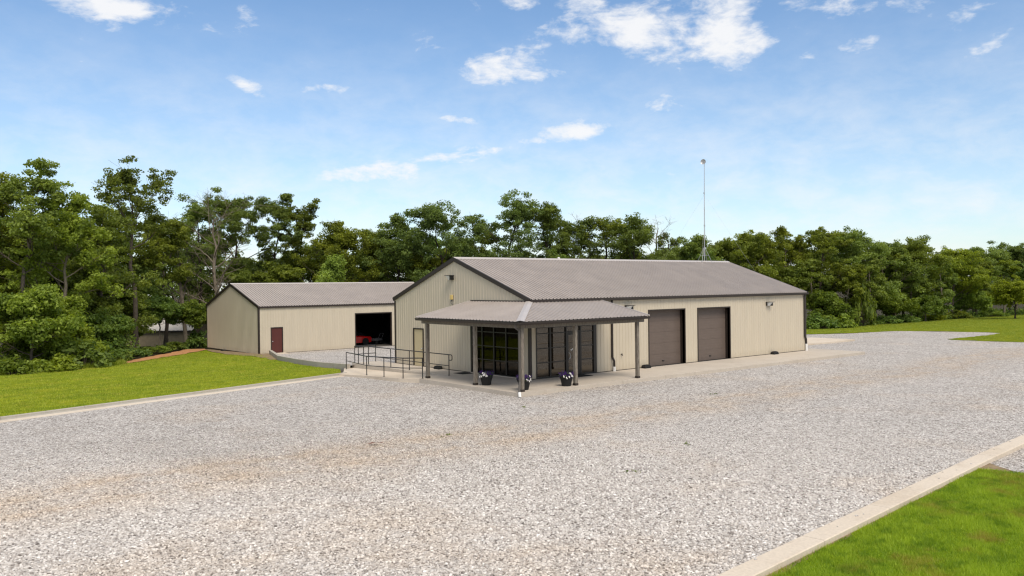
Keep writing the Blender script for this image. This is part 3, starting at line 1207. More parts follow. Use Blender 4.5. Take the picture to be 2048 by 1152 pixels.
# left building
LB = dict(L=18.3, W=11.2, h=3.82, H=5.625)
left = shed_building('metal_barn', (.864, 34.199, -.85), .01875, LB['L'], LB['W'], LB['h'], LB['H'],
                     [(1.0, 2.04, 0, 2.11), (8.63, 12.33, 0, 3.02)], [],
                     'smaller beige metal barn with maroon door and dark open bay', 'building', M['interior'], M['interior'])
man_door(left, 's', 1.0, 2.04, 2.11, M['reddoor'], 'a')
mb = MB()
mb.box(8.63, 8.70, -.04, .16, 0, 3.02)
mb.box(12.26, 12.33, -.04, .16, 0, 3.02)
mb.box(8.70, 12.26, -.04, .16, 2.93, 3.02)
mb.build('door_frame', M['trim'], left)
mb = MB()
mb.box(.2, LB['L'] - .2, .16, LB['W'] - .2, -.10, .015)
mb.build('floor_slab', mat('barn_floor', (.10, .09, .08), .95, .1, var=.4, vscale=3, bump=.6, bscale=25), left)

# ------------------------------------------------------------------ porch
porch = empty('porch', (-3, -3, 0), 0, 'open corner porch with hipped metal roof on weathered timber posts', 'porch')
OX, OY = 3.0, 3.0      # children are written in world metres, moved into the porch's frame


def P_(x, y, z):
    return (x + OX, y + OY, z)


class PMB(MB):
    def build(self, name, mats, parent=None, smooth=False, bevel=0.0):
        if parent is porch or parent is None:
            self.v = [(x + OX, y + OY, z) for x, y, z in self.v]
            return MB.build(self, name, mats, porch, smooth, bevel)
        self.v = [(x + OX, y + OY, z) for x, y, z in self.v]
        return MB.build(self, name, mats, parent, smooth, bevel)


POST_TOP = 2.62
for (x, y) in ((-3.0, 4.06), (-3.0, .23), (-3.0, -3.0), (.06, -3.0), (4.06, -3.0)):
    mb = PMB()
    mb.box(x - .075, x + .075, y - .075, y + .075, .06, POST_TOP)
    o = mb.build('post', M['wood'], porch, bevel=.008)
    mb = PMB()
    mb.box(x - .088, x + .088, y - .088, y + .088, .0, .10)
    mb.build('post_base', M['trim'], o)
# paired beams
mb = PMB()
mb.box(-3.06, -2.94, -3.06, 4.50, POST_TOP, 2.84)
mb.build('beam', M['wood'], porch)
mb = PMB()
mb.box(-2.935, 4.50, -3.06, -2.94, POST_TOP, 2.84)
mb.build('beam', M['wood'], porch)
mb = PMB()
mb.box(-3.055, -.04, 4.30, 4.42, POST_TOP + .06, 2.82)
mb.build('beam', M['wood'], porch)
mb = PMB()
mb.box(4.30, 4.42, -3.055, -.04, POST_TOP + .06, 2.82)
mb.build('beam', M['wood'], porch)
E0, ZT, ZE, END = 3.33, 3.64, 2.925, 4.54
psl = (ZT - ZE) / E0
# rafter soffit under the sheets
mb = PMB()
zt, ze = ZT - .045, ZE - .045
mb.quad((-.03, -.03, zt), (-E0 + .03, -E0 + .03, ze), (-E0 + .03, END - .03, ze), (-.03, END - .03, zt))
mb.quad((-.03, -.03, zt), (END - .03, -.03, zt), (END - .03, -E0 + .03, ze), (-E0 + .03, -E0 + .03, ze))
deck = mb.build('soffit', M['wood'], porch)
for side in ('w', 's'):
    u = -E0
    k = 0
    while u < END - 1e-3:
        b = min((math.floor(u / SHEET_W + 1e-6) + 1) * SHEET_W, END)
        pr = rib_profile(u, b, h=.028, extra=(0.0,))
        mb = PMB()
        for (ua, da), (ub, db) in zip(pr[:-1], pr[1:]):
            ia, ib = min(0, ua), min(0, ub)
            za, zb = ZT + ia * psl, ZT + ib * psl
            q = [(ia, ua, za + da), (ib, ub, zb + db), (-E0, ub, ZE + db), (-E0, ua, ZE + da)]
            e = [(-E0, ua, ZE + da), (-E0, ub, ZE + db), (-E0, ub, ZE + db - .014), (-E0, ua, ZE + da - .014)]
            if side == 's':
                q = [(y, x, z) for x, y, z in q]
                e = [(y, x, z) for x, y, z in e]
            mb.quad(*q)
            mb.quad(*e)
        mb.build('roof_sheet', M['roof'], deck)
        u = b
# hip cap
mb = PMB()
top, bot = Vector((0, 0, ZT + .05)), Vector((-E0 - .02, -E0 - .02, ZE + .05))
s = Vector((1, -1, 0)).normalized() * .17
dn = Vector((0, 0, -.035))
mb.quad(top, bot, bot + s + dn, top + s + dn)
mb.quad(top, top - s + dn, bot - s + dn, bot)
for sg in (1, -1):
    mb.quad(top + s * sg + dn, bot + s * sg + dn, bot + s * sg + dn * 2, top + s * sg + dn * 2)
mb.build('hip_cap', M['cap'], porch)
# flashing against the walls, rake edges
mb = PMB()
mb.box(-.07, -.026, .09, END, ZT - .01, ZT + .055)
mb.build('flashing', M['trim'], porch)
mb = PMB()
mb.box(.09, END, -.07, -.026, ZT - .01, ZT + .055)
mb.build('flashing', M['roof'], porch)
mb = PMB()
mb.beam((-.03, END + .012, ZT + .005), (-E0 - .01, END + .012, ZE + .005), .05, .07)
mb.build('rake_trim', M['cap'], porch)
mb = PMB()
mb.beam((END + .012, -.03, ZT + .005), (END + .012, -E0 - .01, ZE + .005), .05, .07)
mb.build('rake_trim', M['cap'], porch)
# gutters
for side in ('w', 's'):
    mb = PMB()
    prof = [(-E0 + .03, ZE - .035), (-E0 + .03, ZE - .145), (-E0 - .05, ZE - .145), (-E0 - .09, ZE - .075), (-E0 - .09, ZE - .03), (-E0 - .075, ZE - .03),
            (-E0 - .075, ZE - .07), (-E0 - .04, ZE - .13), (-E0 + .015, ZE - .13), (-E0 + .015, ZE - .035)]
    a, b = -E0 + .03, END - .02
    for (x0, z0), (x1, z1) in zip(prof, prof[1:] + prof[:1]):
        a0, a1 = x0, x1          # mitred at the corner
        q = [(x0, a0, z0), (x0, b, z0), (x1, b, z1), (x1, a1, z1)]
        if side == 's':
            q = [(y, x, z) for x, y, z in q]
        mb.quad(*q)
    cap = [(x, b, z) for x, z in prof[:6]]
    if side == 's':
        cap = [(y, x, z) for x, y, z in cap]
    mb.quad(*cap)
    mb.build('gutter', M['trim'], porch)
# corner downspout with its white outlet
sp = M['gspout'] = mat('grey_brown_spout', (.085, .075, .065), .45, .4)
pts = [(-3.36, -3.05, 2.80), (-3.34, -3.05, 2.66), (-3.17, -3.07, 2.55), (-3.17, -3.07, .42), (-3.34, -3.22, .20), (-3.42, -3.34, .02)]
pts = [P_(*p) for p in pts]
dsp = downspout(porch, pts, sp, .085)
MB().tube([P_(-3.42, -3.34, .04), P_(-3.45, -3.40, -.15)], .06, 8).build('outlet_pipe', M['white'], dsp)

# ------------------------------------------------------------------ wall lights
def wall_light(loc, rz, label):
    t = empty('wall_light', loc, rz, label, 'light', 'floodlights on the main building')
    mb = MB()                                   # local: wall at y=0, light stands out to -y
    mb.box(-.20, .20, -.05, -.024, -.12, .12)
    mb.box(-.24, .24, -.34, -.024, .10, .125)    # hood
    prism = [(-.05, .10), (-.05, -.12), (-.15, -.12), (-.15, -.10), (-.075, .10)]
    mb.box(.10, .20, -.24, -.05, -.12, .10)      # ballast body on one side
    mb.box(-.20, .10, -.11, -.05, -.12, .10)
    mb.build('housing', M['black'], t, bevel=.006)
    ln = MB()
    a = [(-.19, -.112, -.12), (.098, -.112, -.12), (.098, -.29, .098), (-.19, -.29, .098)]
    ln.quad(*a)
    ln.quad((-.19, -.112, -.12), (-.19, -.29, .098), (-.19, -.112, .098))
    ln.quad((.098, -.112, -.12), (.098, -.112, .098), (.098, -.29, .098))
    ln.build('lens', M['lens'], t)
    return t


wall_light((0, 6.23, 4.86), R(-90), 'dark wedge floodlight high under the ridge of the gable wall')
wall_light((6.65, 0, 3.20), 0, 'dark floodlight on the siding just behind the porch roof end')
wall_light((19.15, 0, 3.10), 0, 'dark floodlight on the blank siding right of both overhead doors')

# utility box with hanging wires on the gable
t = empty('utility_box', (0, 6.2, 3.70), R(-90), 'small yellowish box with loose wires on the gable wall under the floodlight', 'box')
MB().box(-.10, .10, -.12, -.024, .0, .26).build('housing', M['yellow'], t, bevel=.03)
mb = MB()
mb.tube([(-.05, -.07, .0), (-.04, -.10, -.12), (.03, -.06, -.26), (.05, -.05, -.30)], .012, 5)
mb.tube([(.06, -.07, .0), (.11, -.08, -.16), (.06, -.06, -.28)], .010, 5)
mb.tube([(.0, -.07, .0), (.0, -.07, -.09)], .028, 6)
mb.build('wire', M['greyish'], t)


# bait stations: low black boxes at the foot of the walls
def bait_station(loc, rz, label):
    t = empty('bait_station', loc, rz, label, 'box', 'black bait boxes at the foot of the walls')
    mb = MB()
    b, tp = [(-.24, -.13), (.24, -.13), (.24, .13), (-.24, .13)], [(-.17, -.10), (.17, -.10), (.19, .10), (-.19, .10)]
    for (z0, p0, z1, p1) in ((0, b, .09, b), (.09, b, .17, tp)):
        for i in range(4):
            j = (i + 1) % 4
            mb.quad((*p0[i], z0), (*p0[j], z0), (*p1[j], z1), (*p1[i], z1))
    mb.quad(*[(*p, 0) for p in reversed(b)])
    mb.quad(*[(*p, .17) for p in tp])
    mb.build('body', M['rubber'], t, bevel=.02)
    MB().box(-.13, .13, -.07, .07, .171, .185).build('lid', M['rubber'], t, bevel=.006)


bait_station((-.22, 7.31, 0), R(-90), 'black bait box on the concrete by the gable wall behind the railing')
bait_station((7.80, -.22, 0), 0, 'black bait box by the wall left of the nearer overhead door')
bait_station((19.5, -.22, 0), 0, 'black bait box by the blank siding right of the overhead doors')
bait_station((.55, 41.2, -.985), R(-90 + 1.07), 'black bait box at the foot of the barn gable on bare soil')


# flower pots
def flower_pot(loc, rz, label, seed):
    rng = random.Random(seed)
    t = empty('flower_pot', loc, rz, label, 'flower pot', 'black flower pots on the porch')
    mb = MB()
    prof = [(.0, .19), (.02, .20), (.33, .265), (.335, .285), (.40, .29), (.405, .275), (.36, .265)]
    n = 20
    for (z0, r0), (z1, r1) in zip(prof[:-1], prof[1:]):
        for k in range(n):
            a, b = 2 * math.pi * k / n, 2 * math.pi * (k + 1) / n
            mb.quad((r0 * math.cos(a), r0 * math.sin(a), z0), (r0 * math.cos(b), r0 * math.sin(b), z0), (r1 * math.cos(b), r1 * math.sin(b), z1), (r1 * math.cos(a), r1 * math.sin(a), z1))
    mb.quad(*[(.265 * math.cos(2 * math.pi * k / n), .265 * math.sin(2 * math.pi * k / n), .36) for k in range(n)])
    mb.quad(*[(.19 * math.cos(-2 * math.pi * k / n), .19 * math.sin(-2 * math.pi * k / n), 0.001) for k in range(n)])
    mb.build('pot', M['rubber'], t, smooth=False)
    fl, pu = MB(), MB()
    for i in range(330):
        a, rr = rng.uniform(0, 6.28), .30 * math.sqrt(rng.random())
        z = .38 + (.20 - .9 * rr * rr) * rng.uniform(.2, 1.25)
        c = Vector((rr * math.cos(a) * 1.05, rr * math.sin(a) * 1.05, z))
        nrm = Vector((rng.gauss(0, 1), rng.gauss(0, 1), rng.gauss(.6, 1))).normalized()
        sx = nrm.orthogonal().normalized()
        sy = nrm.cross(sx)
        s = rng.uniform(.025, .05)
        (fl if rng.random() < .45 else pu).quad(c - sx * s, c - sy * s * .7, c + sx * s, c + sy * s * .7)
    for i in range(46):                        # flower spikes
        a, rr = rng.uniform(0, 6.28), .26 * math.sqrt(rng.random())
        c = Vector((rr * math.cos(a), rr * math.sin(a), .45))
        e = c + Vector((rr * math.cos(a) * .4, rr * math.sin(a) * .4, rng.uniform(.10, .20)))
        pu.tube([c, e], [.016, .006], 5)
    tag(fl.build('foliage', M['potleaf'], t), kind='stuff')
    tag(pu.build('purple_flowers', M['purple'], t), kind='stuff')
    for (bx_, by_, bz_) in [(-.20, -.20, .42), (-.10, -.26, .47), (-.13, -.22, .55), (.02, -.27, .43), (-.26, -.10, .38), (-.03, -.24, .52), (-.28, .02, .44)]:
        b = MB()
        for k in range(5):
            a = 2 * math.pi * k / 5 + rng.random()
            b.ball((bx_ + .030 * math.cos(a), by_ + .012 * math.sin(a), bz_ + .030 * math.sin(a)), .026, n=6, k=4)
        b.build('white_blossom', M['whitepetal'], t)


flower_pot((-2.66, -.12, 0), R(-40), 'black pot of purple and white flowers by the post in front of the gable glass', 3)
flower_pot((-.36, -2.86, 0), R(30), 'black pot of purple and white flowers at the post in front of the glass door', 5)
flower_pot((-2.52, -2.55, 0), R(80), 'black pot of purple flowers half hidden behind the corner post', 8)

for (x0, x1, y0, y1, lab) in ((2.35, 3.35, -.78, -.12, 'black doormat on the concrete before the glass door'),
                              (-.85, -.15, 4.2, 5.0, 'dark doormat on the concrete left of the gable glass')):
    mb = MB()
    mb.box(x0, x1, y0, y1, .0, .016)
    for i in range(8):
        u = y0 + (y1 - y0) * (i + .5) / 8
        mb.box(x0 + .04, x1 - .04, u - .02, u + .02, .016, .021)
    tag(mb.build('doormat', M['rubber']), lab, 'doormat')


# ------------------------------------------------------------------ railings
def railing(name, pts, label, tops=1.0, mids=(.52,), hook=None):
    """posts at pts (x, y, z), bars between"""
    root = empty(name, pts[0], 0, label, 'railing', 'black pipe railings along the ramp')
    o = Vector(pts[0])
    loc = [Vector(p) - o for p in pts]
    pm = None
    for p in loc:
        if pm is None:
            mb = MB()
            mb.tube([(0, 0, 0), (0, 0, tops)], .024, 8)
            mb.tube([(0, 0, .0), (0, 0, .012)], .055, 8)
            pm = mb.build('post', M['black'], root)
        else:
            link_copy(pm, loc=p)
    for hgt, nm, rr in [(tops, 'handrail', .026)] + [(m, 'mid_rail', .020) for m in mids]:
        mb = MB()
        mb.tube([p + Vector((0, 0, hgt)) for p in loc], rr, 8)
        if hook and nm == 'handrail':
            e = loc[0] + Vector((0, 0, tops))
            d = (loc[0] - loc[1])
            d.z = 0
            d.normalize()
            mb.tube([e, e + d * .20, e + d * .27 + Vector((0, 0, -.06)), e + d * .27 + Vector((0, 0, -.22)), e + d * .20 + Vector((0, 0, -.27)), e + Vector((0, 0, -.27))], .022, 8)
        mb.build(nm, M['black'], root)
    return root


railing('railing', [(-1.60, 4.30, 0), (-1.60, 6.1, 0), (-1.60, 7.96, 0), (-1.60, 9.85, 0), (-1.60, 12.3, 0)],
        'long black railing on the upper path with a looped handrail end', 1.03, (.48,), hook=True)
railing('railing', [(-3.28, 4.10, 0), (-3.66, 5.25, ramp_z(0, 5.25)), (-3.70, 7.0, ramp_z(0, 7.0)), (-3.62, 8.9, ramp_z(0, 8.9)), (-2.45, 13.35, -.29)],
        'black railing along the gravel side of the pale lower ramp', .98, (.50,))
railing('railing', [(-1.66, 12.75, 0), (-1.70, 13.3, 0), (-1.66, 13.8, 0), (-.25, 13.85, 0)],
        'short black railing across the far end of the upper path', .98, (.50,))

# ------------------------------------------------------------------ antenna mast
ant = empty('antenna_mast', (20.8, 6.0, 5.93), 0, 'tall thin antenna mast with a small dish on the main roof ridge', 'antenna')
mb = MB()
mb.tube([(0, 0, 0), (.02, 0, 2.4), (.05, 0, 4.6), (.09, 0, 6.75)], [.030, .027, .024, .018], 8)
for z in (2.4, 4.6):
    mb.tube([(.03, 0, z - .05), (.03, 0, z + .05)], .045, 8)
mb.build('mast', M['steel'], ant)
for a in (20, 110, 200, 290):
    x, y = .55 * math.cos(R(a)), .55 * math.sin(R(a))
    z = -abs(y) * .349
    mb = MB()
    mb.tube([(x, y, z), (0, 0, 1.0)], .012, 6)
    mb.tube([(x * .55, y * .55, z * .55 + .45), (0, 0, .35)], .010, 5)
    mb.tube([(x, y, z - .01), (x, y, z + .02)], .06, 6)
    mb.build('leg', M['steel'], ant)
mb = MB()                                      # dish: shallow bowl facing left-front
n = 16
D = Vector((-.75, -.35, .05)).normalized()
s = D.orthogonal().normalized()
tt = D.cross(s)
c0 = Vector((-.04, -.02, 6.72))
rings = [(0, 0), (.08, .010), (.14, .032), (.18, .060)]
for (r0, h0), (r1, h1) in zip(rings[:-1], rings[1:]):
    for k in range(n):
        a, b = 2 * math.pi * k / n, 2 * math.pi * (k + 1) / n
        f = lambda r, h, t_: c0 + D * h + s * r * math.cos(t_) + tt * r * math.sin(t_)
        mb.quad(f(r0, h0, a), f(r0, h0, b), f(r1, h1, b), f(r1, h1, a))
mb.tube([c0 + D * .03, c0 + D * .22], .018, 6)
mb.ball(c0 + D * .22, .035, n=6, k=4)
mb.build('dish', M['steel'], ant)
MB().tube([(.09, 0, 6.55), (.02, 0, 6.72), (-.04, -.02, 6.72)], .02, 6).build('dish_arm', M['steel'], ant)
for a, zt in ((35, 4.5), (125, 4.5), (215, 4.5), (305, 4.5)):
    x, y = 3.4 * math.cos(R(a)), 3.4 * math.sin(R(a))
    if x > 2.4:
        y, x = y * 2.4 / x, 2.4
    MB().tube([(x, y, -abs(y) * .349 + .02), (.05, 0, zt)], .003, 4).build('guy_wire', M['steel'], ant)
# white vent caps standing behind the ridge line
for i, (x, y, lab) in enumerate(((.9, 7.9, 'small white vent pipe on the far slope near the gable end'), (8.2, 6.9, 'small white vent pipe peeping over the middle of the ridge'))):
    z = 5.845 - (y - 6) * .349
    t = empty('vent_pipe', (x, y, z), 0, lab, 'vent')
    MB().tube([(0, 0, 0), (0, 0, .42)], .05, 10).build('pipe', M['white'], t)
    MB().tube([(0, 0, .42), (0, 0, .47), (0, 0, .52)], [.085, .085, .03], 10).build('cap', M['white'], t)

# ------------------------------------------------------------------ inside the barn
car = empty('red_car', (10.7, 38.0, -.835), R(178), 'red car parked in the dark open bay of the barn', 'car')
mb = MB()
st = [(-2.1, .70, .34, .62), (-1.9, .82, .24, .74), (-.9, .86, .22, .84), (.6, .86, .22, .86), (1.6, .84, .22, .80), (2.05, .74, .26, .66), (2.2, .60, .36, .56)]
for (x0, w0, a0, b0), (x1, w1, a1, b1) in zip(st[:-1], st[1:]):
    for s_ in (-1, 1):
        mb.quad((x0, s_ * w0, a0), (x1, s_ * w1, a1), (x1, s_ * w1, b1 - .1), (x0, s_ * w0, b0 - .1))
        mb.quad((x0, s_ * w0, b0 - .1), (x1, s_ * w1, b1 - .1), (x1, s_ * w1 * .88, b1), (x0, s_ * w0 * .88, b0))
    mb.quad((x0, -w0 * .88, b0), (x1, -w1 * .88, b1), (x1, w1 * .88, b1), (x0, w0 * .88, b0))
    mb.quad((x0, -w0, a0), (x0, w0, a0), (x1, w1, a1), (x1, -w1, a1))
for (x0, w0, a0, b0) in (st[0], st[-1]):
    mb.quad((x0, -w0, a0), (x0, w0, a0), (x0, w0, b0 - .1), (x0, w0 * .88, b0), (x0, -w0 * .88, b0), (x0, -w0, b0 - .1))
mb.build('body', M['red'], car, smooth=False, bevel=.02)
mb = MB()
lo, hi = [(-1.5, .72), (1.0, .74)], [(-.9, .56), (.25, .56)]
for s_ in (-1, 1):
    mb.quad((-1.5, s_ * .72, .80), (1.0, s_ * .74, .85), (.25, s_ * .56, 1.28), (-.9, s_ * .56, 1.26))
mb.quad((1.0, -.74, .85), (1.0, .74, .85), (.25, .56, 1.28), (.25, -.56, 1.28))
mb.quad((-1.5, -.72, .80), (-1.5, .72, .80), (-.9, .56, 1.26), (-.9, -.56, 1.26))
mb.quad((-.9, -.56, 1.26), (.25, -.56, 1.28), (.25, .56, 1.28), (-.9, .56, 1.26))
mb.build('cabin', M['carglass'], car)
wh = None
for x, s_ in ((-1.35, -1), (-1.35, 1), (1.4, -1), (1.4, 1)):
    if wh is None:
        w_ = MB()
        w_.tube([(0, -.10, 0), (0, .10, 0)], .32, 18)
        wh = w_.build('wheel', M['rubber'], car)
        wh.location = (x, s_ * .80, .32)
    else:
        link_copy(wh, loc=(x, s_ * .80, .32))
for s_ in (-1, 1):
    MB().box(2.185, 2.205, s_ * .42 - .11, s_ * .42 + .11, .44, .54).build('headlight', M['lens'], car)
cart = empty('utility_cart', (13.2, 37.2, -.835), R(20), 'small grey wheeled cart deep in the right side of the barn bay', 'cart')
MB().box(-.5, .5, -.3, .3, .34, .56).build('tray', M['greyish'], cart, bevel=.02)
wh = None
for x, y in ((-.35, -.32), (.35, -.32), (-.35, .32), (.35, .32)):
    if wh is None:
        wh = MB().tube([(0, -.04, 0), (0, .04, 0)], .17, 14).build('wheel', M['rubber'], cart)
        wh.location = (x, y, .17)
    else:
        link_copy(wh, loc=(x, y, .17))
MB().tube([(.5, -.2, .5), (.8, -.2, .95), (.8, .2, .95), (.5, .2, .5)], .02, 6).build('handle', M['steel'], cart)
MB().box(-.46, .46, -.28, .28, .30, .34).build('chassis', M['black'], cart)

# low pale-roofed shed beyond the trees at left
wb = empty('low_shed', (1.2, 72.5, -2.3), R(-38), 'low tan shed with a pale metal roof behind the trees at left', 'building')
Ls, Ws, hs, Hs = 17.0, 9.0, 2.15, 3.25
mb = MB()
mb.box(-Ls / 2, Ls / 2, -Ws / 2, Ws / 2, -.6, hs)
mb.quad((-Ls / 2, -Ws / 2, hs), (-Ls / 2, Ws / 2, hs), (-Ls / 2, 0, Hs))
mb.quad((Ls / 2, -Ws / 2, hs), (Ls / 2, Ws / 2, hs), (Ls / 2, 0, Hs))
wl = mb.build('wall', M['tan'], wb)
mb = MB()
for s_ in (-1, 1):
    n_ = 40
    for i in range(n_):
        x0, x1 = -Ls / 2 - .2 + (Ls + .4) * i / n_, -Ls / 2 - .2 + (Ls + .4) * (i + 1) / n_
        xm = (x0 + x1) / 2
        for (a, b, da, db) in ((x0, xm, 0, .03), (xm, x1, .03, 0)):
            mb.quad((a, 0, Hs + .05 + da), (b, 0, Hs + .05 + db), (b, s_ * (Ws / 2 + .25), hs - .0 + db), (a, s_ * (Ws / 2 + .25), hs - .0 + da))
mb.build('roof', M['whiteroof'], wb)
MB().box(-Ls / 2, Ls / 2, -Ws / 2 - .24, -Ws / 2 - .16, hs - .16, hs - .03).build('eave_trim', M['trim'], wb)

# ------------------------------------------------------------------ trees
def leaf_mesh(name, centers, radii, counts, size, m, rng, tone=None):
    """leaf faces spread through clumps; attribute 'spray' = one value per clump"""
    n = int(sum(counts))
    C = np.repeat(np.asarray(centers), counts, axis=0)
    Rr = np.repeat(np.asarray(radii), counts, axis=0)
    T = np.repeat(np.asarray(tone if tone is not None else rng.random(len(counts))), counts)
    d = rng.normal(size=(n, 3))
    d /= np.linalg.norm(d, axis=1)[:, None]
    rad = rng.random(n) ** .45
    pos = C + d * rad[:, None] * Rr
    nrm = d * .7 + rng.normal(size=(n, 3)) * .8 + np.array([0, 0, .7])
    nrm /= np.linalg.norm(nrm, axis=1)[:, None]
    t = np.cross(nrm, rng.normal(size=(n, 3)))
    t /= np.linalg.norm(t, axis=1)[:, None] + 1e-9
    b = np.cross(nrm, t)
    s = (size * rng.uniform(.6, 1.35, n))[:, None]
    q = np.stack([pos - t * s, pos - b * s * .55 + nrm * s * .12, pos + t * s, pos + b * s * .55 + nrm * s * .12], axis=1)
    me = bpy.data.meshes.new(name)
    me.vertices.add(4 * n)
    me.vertices.foreach_set('co', q.reshape(-1).astype(np.float32))
    me.loops.add(4 * n)
    me.loops.foreach_set('vertex_index', np.arange(4 * n, dtype=np.int32))
    me.polygons.add(n)
    me.polygons.foreach_set('loop_start', np.arange(0, 4 * n, 4, dtype=np.int32))
    me.polygons.foreach_set('loop_total', np.full(n, 4, dtype=np.int32))
    at = me.attributes.new('spray', 'FLOAT', 'FACE')
    at.data.foreach_set('value', T.astype(np.float32))
    me.materials.append(m)
    me.update()
    me.validate()
    return me


def rot_about(v, axis, ang):
    return Matrix.Rotation(ang, 3, axis) @ v


def tree_meshes(seed, H, R0, base, style, leaf_m, bark_m, dens=1.0, lsize=.112, lean=(0, 0)):
    """trunk and crown of one tree, rooted at the origin"""
    rng = random.Random(seed)
    nrg = np.random.default_rng(seed)
    mb = MB()
    r0 = H * .0125 + .03
    top = .93 if style != 'bush' else .7
    nseg = 9
    tp = []
    x = y = 0.0
    for i in range(nseg + 1):
        f = i / nseg
        tp.append(Vector((x + lean[0] * f * f * H, y + lean[1] * f * f * H, H * top * f)))
        x += rng.gauss(0, .011 * H) * (0.4 + f)
        y += rng.gauss(0, .011 * H) * (0.4 + f)
    tr = [r0 * (1.5 if i == 0 else 1) * (1 - .86 * i / nseg) + .012 for i in range(nseg + 1)]
    mb.tube(tp, tr, 8, cap=False)

    def trunk_at(f):
        g = f * nseg
        i = min(int(g), nseg - 1)
        return tp[i].lerp(tp[i + 1], g - i), tr[i] + (tr[i + 1] - tr[i]) * (g - i)
    clumps = []
    nl = {'open': 11, 'oak': 15, 'dense': 17, 'bush': 12, 'dead': 17, 'pole': 10}[style]
    az = rng.uniform(0, 6.28)
    for i in range(nl):
        f = (i + rng.uniform(.2, .8)) / nl
        t = base + (1.0 - base) * f
        p, r = trunk_at(min(t, .99))
        az += 2.4 + rng.uniform(-.5, .5)
        if style in ('open', 'oak'):
            sh = (.62 + .55 * math.sin(math.pi * min(1, f * .95 + .12)))
            elev = R(rng.uniform(18, 42) + 32 * f)
        elif style == 'dead':
            sh = .9
            elev = R(rng.uniform(30, 62))
        elif style == 'pole':
            sh = .55 + .5 * math.sin(math.pi * f)
            elev = R(rng.uniform(5, 40) + 20 * f)
        else:
            sh = (1.05 - .55 * f * f)
            elev = R(rng.uniform(2, 30) + 42 * f)
        L = R0 * sh * rng.uniform(.78, 1.2)
        d = Vector((math.cos(az) * math.cos(elev), math.sin(az) * math.cos(elev), math.sin(elev)))
        pts, rad = [p], [max(r * .55, .02)]
        q = p.copy()
        ns = 4
        for k in range(ns):
            d = (d + Vector((rng.gauss(0, .16), rng.gauss(0, .16), rng.gauss(.05, .12)))).normalized()
            q = q + d * L / ns
            pts.append(q.copy())
            rad.append(max(rad[0] * (1 - .8 * (k + 1) / ns), .012))
        mb.tube(pts, rad, 5, cap=False)
        clumps.append((pts[-1], 1.0))
        nsub = {'oak': 12, 'open': 13, 'dense': 9, 'dead': 8, 'bush': 9}.get(style, 8)
        for j in range(nsub):
            g = rng.uniform(.30, .98) * ns
            k = min(int(g), ns - 1)
            sp_ = pts[k].lerp(pts[k + 1], g - k)
            dd = (pts[k + 1] - pts[k]).normalized()
            ax = Vector((rng.gauss(0, 1), rng.gauss(0, 1), rng.gauss(0, .6)))
            dd = rot_about(dd, ax.cross(dd).normalized() if ax.cross(dd).length > .01 else Vector((0, 0, 1)), R(rng.uniform(25, 75)))
            dd = (dd + Vector((0, 0, .28))).normalized()
            l2 = L * rng.uniform(.25, .50)
            e = sp_ + dd * l2
            mid = sp_.lerp(e, .5) + Vector((rng.gauss(0, .05), rng.gauss(0, .05), rng.gauss(0, .05))) * l2
            rr = max(rad[k] * .45, .010)
            mb.tube([sp_, mid, e], [rr, rr * .7, .008], 4, cap=False)
            clumps.append((e, .85))
            if style in ('dead',):
                for w in range(3):
                    e2 = mid + Vector((rng.gauss(0, .4), rng.gauss(0, .4), rng.uniform(.1, .7))) * l2 * .8
                    mb.tube([mid, e2], [rr * .5, .006], 3, cap=False)
            if rng.random() < .6:
                clumps.append((mid + Vector((rng.gauss(0, .3), rng.gauss(0, .3), rng.gauss(.1, .3))), .75))
    clumps.append((tp[-1], .9))
    # bring the whole tree to its height and spread
    zs = sorted(c.z for c, _ in clumps)
    rx = sorted(math.hypot(c.x - lean[0] * H, c.y - lean[1] * H) for c, _ in clumps)
    kz = (H - (.25 if style == 'dead' else .45)) / zs[-1]
    kr = R0 / max(rx[int(len(rx) * .93)], .1)
    wz = lambda z: 1 + (kr - 1) * min(1, max(0, (z / H - base * .5) / .15))
    mb.v = [(x * wz(z), y * wz(z), z * kz) for x, y, z in mb.v]
    clumps = [(Vector((c.x * wz(c.z), c.y * wz(c.z), c.z * kz)), w) for c, w in clumps]
    trunk = mb.mesh('trunk', bark_m, smooth=True)
    if style == 'dead':
        return trunk, None
    # keep some clumps off so that gaps open up
    keep = {'open': .80, 'oak': .90, 'dense': 1.0, 'bush': .95, 'pole': .75}[style]
    sc = {'open': .080, 'oak': .105, 'dense': .150, 'bush': .165, 'pole': .12}[style]
    cs, rs, ns_, tone = [], [], [], []
    for (c, w) in clumps:
        if rng.random() > keep:
            continue
        a = R0 * sc * w * rng.uniform(.6, 1.4) + .20
        cs.append(tuple(c))
        rs.append((a * rng.uniform(.9, 1.35), a * rng.uniform(.9, 1.35), a * rng.uniform(.55, .85)))
        ns_.append(int(max(16, 92 * dens * (a / .8) ** 2 * (.17 / lsize) ** 2)))
        tone.append(min(1, max(0, rng.gauss(.48, .26))))
    crown = leaf_mesh('crown', cs, rs, ns_, lsize, leaf_m, nrg, tone)
    return trunk, crown


def put_tree(name, loc, meshes, label, cat='tree', group=None, rz=0.0, sc=(1, 1, 1), crown_name='crown', trunk_name='trunk'):
    root = empty(name, loc, rz, label, cat, group)
    root.scale = sc
    for nm, me in zip((trunk_name, crown_name), meshes):
        if me is not None:
            o = bpy.data.objects.new(nm, me)
            COL.objects.link(o)
            o.parent = root
    return root


VIEW = Vector((math.cos(YAW), math.sin(YAW)))
SIDE = Vector((math.sin(YAW), -math.cos(YAW)))


def spot(px, depth):
    """ground point at a bearing and a distance from the yard's near corner"""
    p = Vector((CAM[0], CAM[1])) + depth * (VIEW + SIDE * ((px - 1024) / FPX))
    return p.x, p.y


